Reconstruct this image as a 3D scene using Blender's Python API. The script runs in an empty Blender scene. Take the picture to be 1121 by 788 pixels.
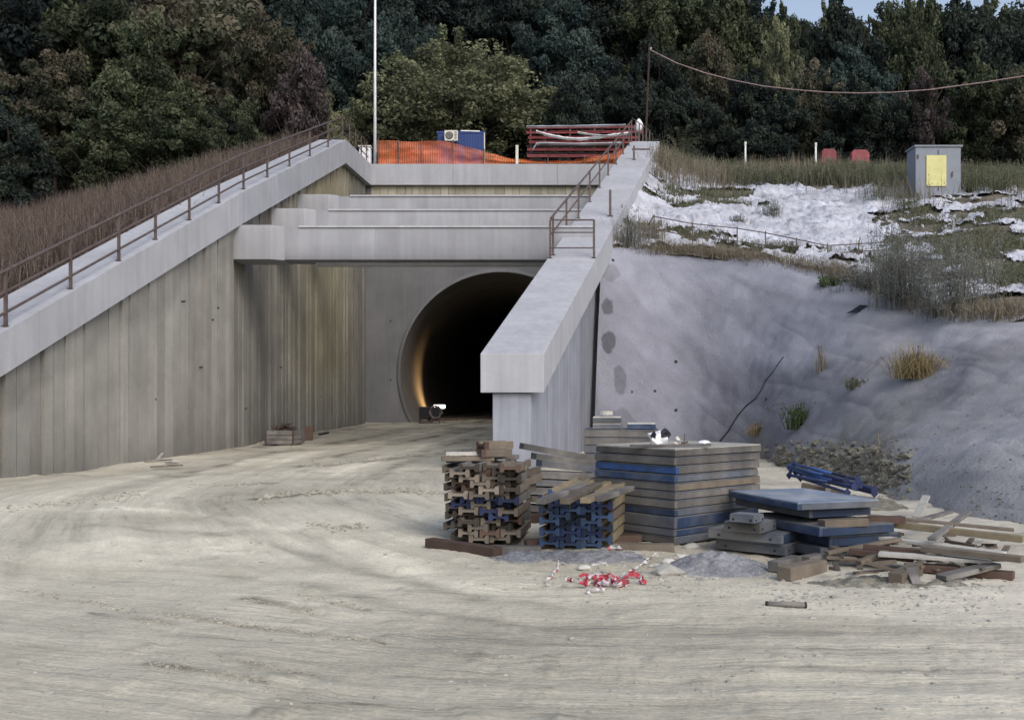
import bpy, math, random
import numpy as np
from mathutils import Vector, Matrix, Euler
from mathutils.bvhtree import BVHTree
random.seed(7); rng = np.random.default_rng(11)
F = 1100.0; CX = 560.5; HY = 430.0; H = 1.54
scene = bpy.context.scene
COL = scene.collection

# ------------------------------------------------------------------ helpers
def P(px, py, d):
    return Vector(((px-CX)*d/F, d, H+(HY-py)*d/F))
def G(px, py, z=0.0):
    d = (H-z)*F/(py-HY)
    return Vector(((px-CX)*d/F, d, z))
def R(a): return math.radians(a)
def lerp(a, b, t): return a+(b-a)*t
def interp(x, xs, ys): return float(np.interp(x, xs, ys))

def _hash(ix, iy, iz, seed):
    n = (ix.astype(np.int64)*374761393 + iy.astype(np.int64)*668265263 + iz.astype(np.int64)*2147483647 + seed*974634777) & 0xffffffff
    n = ((n ^ (n >> 13))*1274126177) & 0xffffffff
    n = (n ^ (n >> 16)) & 0xffffffff
    return n/4294967295.0
def vnoise(x, y, z=None, seed=0):
    x = np.asarray(x, float); y = np.asarray(y, float)
    z = np.zeros_like(x) if z is None else np.asarray(z, float)
    x0, y0, z0 = np.floor(x), np.floor(y), np.floor(z)
    fx, fy, fz = x-x0, y-y0, z-z0
    fx = fx*fx*(3-2*fx); fy = fy*fy*(3-2*fy); fz = fz*fz*(3-2*fz)
    r = 0
    for i in (0, 1):
        for j in (0, 1):
            for k in (0, 1):
                w = (fx if i else 1-fx)*(fy if j else 1-fy)*(fz if k else 1-fz)
                r = r + w*_hash(x0+i, y0+j, z0+k, seed)
    return r*2-1
def fbm(x, y, z=None, seed=0, oct=4):
    r, a, f = 0, 1.0, 1.0
    for o in range(oct):
        r = r + a*vnoise(np.asarray(x)*f, np.asarray(y)*f, None if z is None else np.asarray(z)*f, seed+o*17)
        a *= .5; f *= 2.03
    return r

class MB:
    def __init__(s): s.v = []; s.f = []; s.t = []; s.m = []
    def add(s, vs, fs, tint=(1, 1, 1), m=0):
        o = len(s.v)
        s.v += [tuple(v) for v in vs]
        s.f += [tuple(i+o for i in f) for f in fs]
        s.t += (list(tint) if isinstance(tint, list) else [tint]*len(vs))
        s.m += [m]*len(fs)
    def hexa(s, a, b, tint=(1, 1, 1), m=0):       # a, b: two loops of 4 points
        s.add(list(a)+list(b), [(0, 3, 2, 1), (4, 5, 6, 7), (0, 1, 5, 4), (1, 2, 6, 5), (2, 3, 7, 6), (3, 0, 4, 7)], tint, m)
    def box(s, c, size, M=None, tint=(1, 1, 1), m=0):
        c = Vector(c); hx, hy, hz = size[0]/2, size[1]/2, size[2]/2
        pts = [Vector((x, y, z)) for z in (-hz, hz) for x, y in ((-hx, -hy), (hx, -hy), (hx, hy), (-hx, hy))]
        if M is not None: pts = [M @ p for p in pts]
        pts = [p+c for p in pts]
        s.hexa(pts[:4], pts[4:], tint, m)
    def bar(s, a, b, w, h=None, tint=(1, 1, 1), m=0, up=(0, 0, 1)):
        a, b = Vector(a), Vector(b); h = h or w
        d = (b-a).normalized(); up = Vector(up)
        if abs(d.dot(up)) > .98: up = Vector((0, 1, 0))
        x = d.cross(up).normalized(); y = x.cross(d)
        L = [p*1 for p in (a-x*w/2-y*h/2, a+x*w/2-y*h/2, a+x*w/2+y*h/2, a-x*w/2+y*h/2)]
        s.hexa(L, [p+(b-a) for p in L], tint, m)
    def tube(s, pts, r, n=7, tint=(1, 1, 1), r2=None, cap=True, m=0):
        pts = [Vector(p) for p in pts]; k = len(pts); vs = []
        for i, p in enumerate(pts):
            d = (pts[min(i+1, k-1)]-pts[max(i-1, 0)]).normalized()
            up = Vector((0, 0, 1)) if abs(d.z) < .9 else Vector((1, 0, 0))
            x = d.cross(up).normalized(); y = x.cross(d)
            rr = r if r2 is None else lerp(r, r2, i/(k-1))
            for j in range(n):
                a = 2*math.pi*j/n; vs.append(p+x*math.cos(a)*rr+y*math.sin(a)*rr)
        fs = [(i*n+j, i*n+(j+1) % n, (i+1)*n+(j+1) % n, (i+1)*n+j) for i in range(k-1) for j in range(n)]
        if cap: fs += [tuple(range(n))[::-1], tuple(range((k-1)*n, k*n))]
        s.add(vs, fs, tint, m)
    def ribbon(s, pts, w, normal=(0, 0, 1), tints=None, twist=0):
        pts = [Vector(p) for p in pts]; k = len(pts)
        for i in range(k-1):
            d = (pts[i+1]-pts[i]).normalized(); n = Vector(normal)
            x = d.cross(n).normalized()*w/2
            x = Matrix.Rotation(twist*i, 3, d) @ x; x2 = Matrix.Rotation(twist*(i+1), 3, d) @ x
            s.add([pts[i]-x, pts[i]+x, pts[i+1]+x2, pts[i+1]-x2], [(0, 1, 2, 3)], tints[i] if tints else (1, 1, 1))
    def build(s, name, mat, parent=None, smooth=False, bevel=0):
        me = bpy.data.meshes.new(name)
        off = wloc(parent)
        vs = [(v[0]-off.x, v[1]-off.y, v[2]-off.z) for v in s.v] if parent else s.v
        me.from_pydata(vs, [], s.f)
        mats = mat if isinstance(mat, (list, tuple)) else [mat]
        for m in mats: me.materials.append(m)
        if len(mats) > 1: me.polygons.foreach_set('material_index', s.m)
        at = me.color_attributes.new('tint', 'FLOAT_COLOR', 'POINT')
        at.data.foreach_set('color', np.array([(t[0], t[1], t[2], 1) for t in s.t], dtype=np.float32).ravel())
        if smooth: me.polygons.foreach_set('use_smooth', [True]*len(me.polygons))
        me.update()
        o = bpy.data.objects.new(name, me); COL.objects.link(o)
        if parent: o.parent = parent
        if bevel:
            b = o.modifiers.new('b', 'BEVEL'); b.width = bevel; b.segments = 2; b.limit_method = 'ANGLE'
        return o
def wloc(o):
    v = Vector((0, 0, 0))
    while o is not None:
        v = v+o.location; o = o.parent
    return v
def grid_mesh(name, V, mat, tint=None, smooth=True, keep=None, parent=None):
    nr, nc, _ = V.shape
    idx = np.arange(nr*nc).reshape(nr, nc)
    f = np.stack([idx[:-1, :-1], idx[:-1, 1:], idx[1:, 1:], idx[1:, :-1]], -1).reshape(-1, 4)
    vv = V.reshape(-1, 3); tt = None if tint is None else tint.reshape(-1, 3)
    if keep is not None:
        k = keep.reshape(-1); f = f[k[f].all(1)]
        used = np.unique(f); mp = -np.ones(len(vv), int); mp[used] = np.arange(len(used))
        f = mp[f]; vv = vv[used]; tt = None if tt is None else tt[used]
    me = bpy.data.meshes.new(name); me.from_pydata(vv.tolist(), [], f.tolist())
    me.materials.append(mat)
    at = me.color_attributes.new('tint', 'FLOAT_COLOR', 'POINT')
    c = np.ones((len(vv), 4), np.float32)
    if tt is not None: c[:, :3] = tt
    at.data.foreach_set('color', c.ravel())
    if smooth: me.polygons.foreach_set('use_smooth', [True]*len(me.polygons))
    me.update()
    o = bpy.data.objects.new(name, me); COL.objects.link(o)
    if parent: o.parent = parent
    return o
def tag(o, label=None, cat=None, group=None, kind=None):
    if label: o['label'] = label
    if cat: o['category'] = cat
    if group: o['group'] = group
    if kind: o['kind'] = kind
    return o
def empty(name, loc, label, cat, group=None):
    o = bpy.data.objects.new(name, None); o.location = loc; o.empty_display_size = .2
    COL.objects.link(o); return tag(o, label, cat, group)
def copy_tree(o, parent=None):
    c = o.copy(); COL.objects.link(c); c.parent = parent
    for ch in list(o.children): copy_tree(ch, c)
    return c

# ------------------------------------------------------------------ materials
def mat(name, col, rough=.85, ns=4.0, amt=.25, bs=25.0, bump=.25, bd=.02, tint=True, streak=0, col2=None, spec=.3,
        metal=0, orand=0, fine=0, emit=None, coord='Object', nsz=None):
    m = bpy.data.materials.new(name); m.use_nodes = True
    N = m.node_tree.nodes; L = m.node_tree.links; bs_ = N['Principled BSDF']
    tc = N.new('ShaderNodeTexCoord'); src = tc.outputs[coord]
    def noise(scale, detail=6, stretch=None, rgh=.6):
        t = N.new('ShaderNodeTexNoise'); t.inputs['Scale'].default_value = scale; t.inputs['Detail'].default_value = detail
        t.inputs['Roughness'].default_value = rgh
        if stretch:
            mp = N.new('ShaderNodeMapping'); mp.inputs['Scale'].default_value = stretch
            L.new(src, mp.inputs['Vector']); L.new(mp.outputs[0], t.inputs['Vector'])
        else: L.new(src, t.inputs['Vector'])
        return t.outputs['Fac']
    def mul(cin, fac, lo, hi, c0=.3, c1=.7):
        r = N.new('ShaderNodeMapRange'); r.inputs[1].default_value = c0; r.inputs[2].default_value = c1
        r.inputs[3].default_value = lo; r.inputs[4].default_value = hi; L.new(fac, r.inputs[0])
        mx = N.new('ShaderNodeMix'); mx.data_type = 'RGBA'; mx.blend_type = 'MULTIPLY'; mx.inputs[0].default_value = 1
        L.new(cin, mx.inputs[6]); cc = N.new('ShaderNodeCombineColor')
        for i in range(3): L.new(r.outputs[0], cc.inputs[i])
        L.new(cc.outputs[0], mx.inputs[7]); return mx.outputs[2]
    rgb = N.new('ShaderNodeRGB'); rgb.outputs[0].default_value = (*col, 1); c = rgb.outputs[0]
    if col2:
        mx = N.new('ShaderNodeMix'); mx.data_type = 'RGBA'; mx.inputs[7].default_value = (*col2, 1)
        r = N.new('ShaderNodeMapRange'); r.inputs[1].default_value = .42; r.inputs[2].default_value = .6
        L.new(noise(ns*.6, 5), r.inputs[0]); L.new(r.outputs[0], mx.inputs[0]); L.new(c, mx.inputs[6]); c = mx.outputs[2]
    c = mul(c, noise(ns, 7, nsz), 1-amt, 1+amt*.7)
    if streak: c = mul(c, noise(1, 5, (5, 5, .35)), 1-streak, 1+streak*.4)
    if fine: c = mul(c, noise(bs*2.5, 3), 1-fine, 1+fine)
    if orand:
        oi = N.new('ShaderNodeObjectInfo'); c = mul(c, oi.outputs['Random'], 1-orand, 1+orand, 0, 1)
    if tint:
        a = N.new('ShaderNodeAttribute'); a.attribute_name = 'tint'
        mx = N.new('ShaderNodeMix'); mx.data_type = 'RGBA'; mx.blend_type = 'MULTIPLY'; mx.inputs[0].default_value = 1
        L.new(c, mx.inputs[6]); L.new(a.outputs['Color'], mx.inputs[7]); c = mx.outputs[2]
    L.new(c, bs_.inputs['Base Color'])
    bs_.inputs['Roughness'].default_value = rough; bs_.inputs['Specular IOR Level'].default_value = spec
    bs_.inputs['Metallic'].default_value = metal
    if bump:
        b = N.new('ShaderNodeBump'); b.inputs['Strength'].default_value = bump; b.inputs['Distance'].default_value = bd
        L.new(noise(bs, 8), b.inputs['Height']); L.new(b.outputs[0], bs_.inputs['Normal'])
    if emit:
        bs_.inputs['Emission Color'].default_value = (*emit[0], 1); bs_.inputs['Emission Strength'].default_value = emit[1]
    return m
def leafmat(name, c1, c2, orand=.25):
    m = bpy.data.materials.new(name); m.use_nodes = True
    N = m.node_tree.nodes; L = m.node_tree.links; b = N['Principled BSDF']
    a = N.new('ShaderNodeAttribute'); a.attribute_name = 'tint'
    sp = N.new('ShaderNodeSeparateColor'); L.new(a.outputs['Color'], sp.inputs[0])
    mx = N.new('ShaderNodeMix'); mx.data_type = 'RGBA'; mx.inputs[6].default_value = (*c1, 1); mx.inputs[7].default_value = (*c2, 1)
    L.new(sp.outputs[1], mx.inputs[0])
    oi = N.new('ShaderNodeObjectInfo')
    r = N.new('ShaderNodeMapRange'); r.inputs[3].default_value = 1-orand; r.inputs[4].default_value = 1+orand; L.new(oi.outputs['Random'], r.inputs[0])
    ml = N.new('ShaderNodeMath'); ml.operation = 'MULTIPLY'; L.new(r.outputs[0], ml.inputs[0]); L.new(sp.outputs[0], ml.inputs[1])
    cc = N.new('ShaderNodeCombineColor'); [L.new(ml.outputs[0], cc.inputs[i]) for i in range(3)]
    m2 = N.new('ShaderNodeMix'); m2.data_type = 'RGBA'; m2.blend_type = 'MULTIPLY'; m2.inputs[0].default_value = 1
    L.new(mx.outputs[2], m2.inputs[6]); L.new(cc.outputs[0], m2.inputs[7]); L.new(m2.outputs[2], b.inputs['Base Color'])
    b.inputs['Roughness'].default_value = .75; b.inputs['Specular IOR Level'].default_value = .15
    tr = N.new('ShaderNodeBsdfTranslucent'); L.new(m2.outputs[2], tr.inputs[0])
    ms = N.new('ShaderNodeMixShader'); ms.inputs[0].default_value = .3
    L.new(b.outputs[0], ms.inputs[1]); L.new(tr.outputs[0], ms.inputs[2])
    L.new(ms.outputs[0], N['Material Output'].inputs['Surface'])
    return m
M = {}
M['ground'] = mat('compacted_clay', (.49, .46, .375), .95, 1.3, .12, 14, .5, .02, fine=.14)
M['soil'] = mat('soil', (.13, .115, .09), .95, 1.5, .4, 8, .6, .08)
M['dark_soil'] = mat('forest_floor', (.02, .021, .018), 1, 1.5, .4, 8, .4, .08)
M['shot'] = mat('sprayed_concrete', (.228, .235, .28), .9, .5, .18, 16, .5, .04, fine=.14)
M['conc'] = mat('fair_faced_concrete', (.385, .395, .43), .8, .9, .12, 30, .15, .01, streak=.13, fine=.04)
M['conc_wall'] = mat('board_marked_concrete', (.298, .29, .27), .88, .8, .22, 18, .4, .02, streak=.13, fine=.08)
M['conc_pier'] = mat('pier_concrete', (.285, .305, .36), .85, 1.0, .16, 25, .15, .01, streak=.22, fine=.03)
M['conc_dark'] = mat('portal_concrete', (.15, .152, .158), .88, .5, .2, 20, .2, .02, streak=.1)  # base colour lowered to stand in for the shade under the struts
M['lining'] = mat('tunnel_lining', (.15, .135, .12), .9, .7, .2, 15, .2, .02)
M['steel'] = mat('rusty_dark_steel', (.095, .07, .066), .6, 6, .35, 40, .1, .004, spec=.4)
M['sheet'] = mat('white_geotextile', (.47, .485, .54), .8, 1.6, .2, 9, .6, .06)
M['net'] = None
M['wood'] = mat('weathered_timber', (.15, .125, .10), .85, 5, .3, 60, .3, .004, fine=.1, orand=.25)
M['wood_y'] = mat('yellow_timber', (.25, .21, .14), .8, 5, .3, 60, .25, .004, fine=.08, orand=.2)
M['wood_g'] = mat('grey_timber', (.12, .115, .112), .9, 3, .4, 50, .4, .005, fine=.14, orand=.22, col2=(.175, .165, .155))
M['wood_r'] = mat('brown_red_timber', (.095, .062, .05), .85, 5, .3, 60, .3, .004, orand=.25)
M['blue'] = mat('scuffed_blue_paint', (.03, .055, .12), .65, 4, .5, 50, .35, .004, col2=(.085, .10, .13), orand=.3)
M['navy'] = mat('dark_blue_paint', (.02, .03, .085), .6, 9, .35, 60, .2, .003, orand=.4)
M['bluegrey'] = mat('worn_blue_grey_panel', (.105, .12, .15), .78, 3, .4, 50, .4, .004, col2=(.155, .15, .148), orand=.2, fine=.1)
M['end_blue'] = mat('blue_beam_end', (.032, .055, .11), .7, 9, .35, 60, .2, .003, orand=.75)
M['end_wood'] = mat('sawn_beam_end', (.15, .13, .108), .85, 7, .4, 60, .4, .004, orand=.75)
M['paleblue'] = mat('pale_blue_film', (.15, .19, .27), .55, 3, .25, 40, .2, .004, col2=(.27, .29, .32), orand=.15)
M['brightblue'] = mat('bright_blue_steel', (.035, .085, .25), .55, 5, .4, 30, .1, .003, col2=(.05, .08, .17))
M['black'] = mat('black_plastic', (.015, .015, .02), .6, 5, .3, 20, .2, .01)
M['white'] = mat('white_plastic', (.72, .73, .76), .6, 5, .1, 20, .15, .01)
M['red'] = mat('red_paint', (.25, .06, .07), .6, 4, .3, 20, .1, .01, orand=.2)
M['redtape'] = mat('barrier_tape', (1, 1, 1), .5, 9, .08, 20, .1, .005)
M['cabinblue'] = mat('blue_cabin_steel', (.03, .06, .2), .6, 2, .15, 8, .1, .01)
M['cream'] = mat('cream_plastic', (.6, .58, .52), .6, 4, .1, 20, .05, .01)
M['greycab'] = mat('grey_cabinet_steel', (.2, .225, .27), .6, 2, .1, 20, .05, .01)
M['yellow'] = mat('pale_yellow_panel', (.58, .56, .26), .6, 4, .12, 20, .05, .01)
M['stone'] = mat('pale_stone', (.42, .41, .38), .95, 6, .2, 30, .5, .01, orand=.3)
M['gravel'] = mat('grey_gravel', (.25, .255, .275), .95, 30, .35, 70, .9, .02, fine=.3)
M['clod'] = mat('crumbled_clay', (.33, .31, .255), .95, 8, .3, 25, .6, .02)
M['rubble'] = mat('rubble_soil', (.19, .182, .15), .95, 8, .4, 25, .8, .04, fine=.2)
M['crackm'] = mat('dark_crack', (.04, .04, .045), 1, 4, .1, 20, 0)
M['bark'] = mat('bark', (.045, .036, .028), .95, 5, .3, 20, .5, .03)
M['greenleaf'] = leafmat('mid_green_leaves', (.05, .08, .035), (.1, .13, .055))
M['L_olive'] = leafmat('olive_leaves', (.12, .14, .085), (.24, .25, .15), .06)
M['L_dark'] = leafmat('dark_leaves', (.018, .028, .032), (.055, .07, .052))  # forest haze is put into the dull bluish leaf tones
M['L_teal'] = leafmat('teal_leaves', (.028, .048, .05), (.065, .09, .08))
M['L_brown'] = leafmat('browning_leaves', (.062, .078, .052), (.15, .128, .095))
M['L_green'] = leafmat('green_leaves', (.045, .065, .042), (.115, .13, .075))
M['L_purple'] = leafmat('purple_brown_leaves', (.045, .04, .042), (.1, .08, .08))
M['dry'] = leafmat('dry_grass', (.16, .14, .11), (.3, .265, .2), .1)
M['reed'] = leafmat('brown_reeds', (.11, .085, .072), (.22, .175, .15), .1)
M['weed'] = leafmat('green_grey_weeds', (.08, .095, .055), (.2, .2, .14), .1)
M['greyweed'] = leafmat('grey_weeds', (.13, .135, .125), (.25, .26, .235), .1)
M['straw'] = leafmat('straw_grass', (.16, .12, .055), (.34, .28, .15), .1)
def netmat():
    m = bpy.data.materials.new('orange_netting'); m.use_nodes = True
    N = m.node_tree.nodes; L = m.node_tree.links; b = N['Principled BSDF']
    b.inputs['Roughness'].default_value = .6
    tc = N.new('ShaderNodeTexCoord'); s = N.new('ShaderNodeSeparateXYZ'); L.new(tc.outputs['Object'], s.inputs[0])
    outs = []
    for ax, sc in ((0, 1/.09), (2, 1/.05)):
        a = N.new('ShaderNodeMath'); a.operation = 'MULTIPLY'; a.inputs[1].default_value = sc; L.new(s.outputs[ax], a.inputs[0])
        f = N.new('ShaderNodeMath'); f.operation = 'FRACT'; L.new(a.outputs[0], f.inputs[0])
        g = N.new('ShaderNodeMath'); g.operation = 'GREATER_THAN'; g.inputs[1].default_value = .42; L.new(f.outputs[0], g.inputs[0]); outs.append(g.outputs[0])
    mm = N.new('ShaderNodeMath'); mm.operation = 'MULTIPLY'; L.new(outs[0], mm.inputs[0]); L.new(outs[1], mm.inputs[1])
    tr = N.new('ShaderNodeBsdfTransparent'); ms = N.new('ShaderNodeMixShader')
    L.new(mm.outputs[0], ms.inputs[0]); L.new(b.outputs[0], ms.inputs[1]); L.new(tr.outputs[0], ms.inputs[2])
    L.new(ms.outputs[0], N['Material Output'].inputs['Surface'])
    a = N.new('ShaderNodeAttribute'); a.attribute_name = 'tint'
    mx = N.new('ShaderNodeMix'); mx.data_type = 'RGBA'; mx.blend_type = 'MULTIPLY'; mx.inputs[0].default_value = 1
    mx.inputs[6].default_value = (.62, .165, .055, 1); L.new(a.outputs['Color'], mx.inputs[7]); L.new(mx.outputs[2], b.inputs['Base Color'])
    return m
M['net'] = netmat()

# ------------------------------------------------------------------ layout of the cutting
DP = 51.3                                           # portal headwall
def XL(d): return -7.62-.142*(28-d) if d < 28 else lerp(-7.62, -7.25, (d-28)/(DP-28))
def ZL(d): return interp(d, [16, 22.5, 28, 44, DP], [1.85, 4.71, 7.12, 12.62, 13.15])
def THL(d): return interp(d, [16, 28, 44, DP], [.74, .88, 1.03, 1.05])
RF, RB = 19.0, 46.5
def XRi(d): return -.6+(5.47+.6)*(d-RF)/(RB-RF)     # coping inner edge
def XRo(d): return .6+(6.83-.6)*(d-RF)/(RB-RF)
def ZR(d): return 2.28+(13.17-2.28)*(min(d, RB)-RF)/(RB-RF)

# ------------------------------------------------------------------ ground
def ground_h(x, y):
    h = .05*fbm(x*.25, y*.25, seed=3)+.007*fbm(x*1.4, y*1.4, seed=5)
    near = np.clip((16-y)/8, 0, 1)
    # wheel ruts that leave the tunnel and swing round the stacks to the right
    ex = (x-4.2)/1.0; ey = (y-19)/1.55
    r = np.sqrt(ex**2+ey**2)+.35*fbm(x*.13, y*.13, seed=9, oct=2)
    ang = np.arctan2(ey, ex)
    ruts = 1.6*vnoise(r*1.9, ang*.9, seed=24)+vnoise(r*4.2, ang*1.3, seed=21)+.7*vnoise(r*10, ang*2.5, seed=22)+.5*vnoise(r*23, ang*4, seed=23)
    k = .35+.65*np.clip(vnoise(x*.3, y*.3, seed=31)+.5, 0, 1)
    # second family running off to the left
    xc = np.clip(x, -5, 5); q = y+.15*xc-.035*xc*xc
    ruts2 = vnoise(q*4, x*.25, seed=41)+.6*vnoise(q*11, x*.6, seed=42)+.4*vnoise(q*24, x*1.3, seed=43)
    w = np.clip((11.5-y)/5+.4*fbm(x*.3, y*.3, seed=44), 0, 1)
    q3 = x*1.0-.11*(y-30)+.4*vnoise(y*.07, y*0, seed=46); ruts3 = vnoise(q3*4.5, y*.12, seed=45)+.6*vnoise(q3*9, y*.25, seed=47)
    w3 = np.clip((y-25)/6, 0, 1)
    rr = (ruts*(1-w)+ruts2*w)*(1-w3)+ruts3*w3*1.6
    h = h+.014*k*rr
    clods = np.clip(fbm(x*5, y*5, seed=51, oct=4)-.55, 0, 1)*np.clip(fbm(x*.5, y*.5, seed=52)+.25, 0, 1)
    h = h+.03*clods+.006*fbm(x*9, y*9, seed=53, oct=3)
    h = h*np.clip((y-.5)/3, 0, 1)
    return h, rr*k, clods
pxs = np.concatenate([np.arange(-1500, -120, 60), np.arange(-120, 1240, 2.6), np.arange(1240, 2700, 60)])
ds = np.concatenate([np.linspace(-30, 1.2, 12), np.geomspace(1.4, 3.3, 16), np.geomspace(3.35, 58, 330), np.geomspace(60, 900, 30)])
PX, DD = np.meshgrid(pxs, ds)
GX = (PX-CX)/F*np.maximum(DD, 1.2); GX = np.where(DD < 1.3, (PX-CX)/F*35*np.clip((1.3-DD)/3, .04, 1), GX)
gh, grr, gcl = ground_h(GX, DD)
gh = np.where((DD < 2) | (DD > 57), 0, gh)
t = 1+.10*np.clip(grr, -1.2, 1.2)-.4*np.clip(gcl, 0, 1)+.16*fbm(GX*.35, DD*.35, seed=61)+.03*fbm(GX*.6, DD*2.6, seed=65)
# dusty pale tracks, damper and browner earth toward the tunnel and beside the stacks
damp = np.clip((DD-22)/18, 0, 1)*.28+.28*np.exp(-((GX-1.4)**2/3+(DD-9.6)**2/2.0))
damp = damp+.18*np.clip(fbm(GX*.5, DD*.9, seed=63)-.1, 0, 1)
br = t*(1-damp)
def along(poly, wid, amt, seed_):
    # wheel tracks: darker (amt > 0) or paler strips pressed along a ground polyline
    global br
    pts_ = [(G(a, b).x, G(a, b).y) for a, b in poly]; best = np.full(GX.shape, 1e9)
    for (x0_, y0_), (x1_, y1_) in zip(pts_[:-1], pts_[1:]):
        dx_, dy_ = x1_-x0_, y1_-y0_; L2 = dx_*dx_+dy_*dy_
        f_ = np.clip(((GX-x0_)*dx_+(DD-y0_)*dy_)/L2, 0, 1); best = np.minimum(best, (GX-x0_-f_*dx_)**2+(DD-y0_-f_*dy_)**2)
    wv = wid*(1+.5*fbm(GX*1.3, DD*.8, seed=seed_, oct=3)); nz_ = np.clip(.75+.8*fbm(GX*2.2, DD*1.4, seed=seed_+3, oct=4), 0, 1.4)
    br = br*(1-min(amt*1.75, .6)*np.exp(-best/wv**2)*nz_)
for i_, (poly, wid, amt) in enumerate((
    ([(530, 461), (440, 472), (330, 490), (250, 508), (190, 520)], .28, .26), ([(530, 468), (470, 478), (400, 492), (330, 512)], .22, .26),
    ([(530, 475), (480, 490), (430, 512), (400, 530)], .22, .22), ([(500, 459.5), (400, 466), (330, 478), (280, 492)], .3, .25),
    ([(530, 464.5), (455, 475), (365, 491), (290, 511)], .22, -.16), ([(530, 471), (475, 484), (415, 503), (370, 520)], .2, -.16),
    ([(60, 556), (160, 558), (260, 566), (360, 588), (430, 612), (500, 645)], .22, -.15), ([(100, 575), (280, 590), (400, 625), (520, 655), (700, 668)], .12, .14),
    ([(60, 620), (200, 622), (330, 640), (450, 668), (620, 688), (860, 692), (1100, 690)], .10, .14), ([(178, 672), (225, 680), (262, 686), (330, 694), (420, 703)], .045, .36),
    ([(100, 668), (150, 677), (190, 685)], .04, .34), ([(168, 733), (240, 744), (290, 752)], .05, .3), ([(240, 725), (300, 735), (370, 744)], .03, .3), ([(270, 656), (300, 661), (350, 672)], .045, .3),
    ([(330, 654), (400, 666)], .04, .25), ([(285, 546), (370, 540), (485, 541)], .14, .32), ([(205, 532), (300, 529)], .12, .25), ([(470, 716), (640, 722), (860, 731), (1100, 735)], .035, .2),
    ([(560, 702), (700, 708), (860, 712), (1000, 709), (1110, 712)], .04, .2), ([(150, 760), (350, 772), (620, 776), (900, 768)], .035, .2), ([(330, 511), (400, 507), (470, 500), (530, 493)], .2, .25),
    ([(150, 505), (260, 492), (330, 480)], .35, .2))): along(poly, wid, amt, 300+7*i_)  # last strip is no track: darker band along the left wall foot
T = np.stack([br*(1+.03*damp), br*(1-.01*damp), br*(1-.1*damp+.05*np.clip((GX-1)/4, 0, 1)*np.clip((20-DD)/8, 0, 1))], -1)
# behind the camera the fan would fold over itself: keep it monotonic
V = np.stack([GX, DD, gh], -1)
ground = grid_mesh('ground', V, M['ground'], T); tag(ground, kind='structure')
_x, _y = GX, DD
_ex, _ey = (_x-4.2), (_y-19)/1.55
_r = np.sqrt(_ex**2+_ey**2)+.35*fbm(_x*.13, _y*.13, seed=9, oct=2); _a = np.arctan2(_ey, _ex)
_w = np.clip((11.5-_y)/5+.5*fbm(_x*.3, _y*.3, seed=44), 0, 1); _w3 = np.clip((_y-25)/6, 0, 1)
_xc = np.clip(_x, -5, 5); _q = _y+.15*_xc-.035*_xc*_xc+.15*vnoise(_x*.4, _y*.4, seed=48)
_A = np.stack([_r*(1-_w3)+(_x-.11*(_y-30)+.4*vnoise(_y*.07, _y*0, seed=46))*_w3, _a*8*(1-_w3)+_y*.4*_w3, _w], -1).reshape(-1, 3)
_B = np.stack([_q, _x, _w], -1).reshape(-1, 3)
for _n, _v in (('flowA', _A), ('flowB', _B)):
    _at = ground.data.attributes.new(_n, 'FLOAT_VECTOR', 'POINT'); _at.data.foreach_set('vector', _v.astype(np.float32).ravel())
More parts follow.
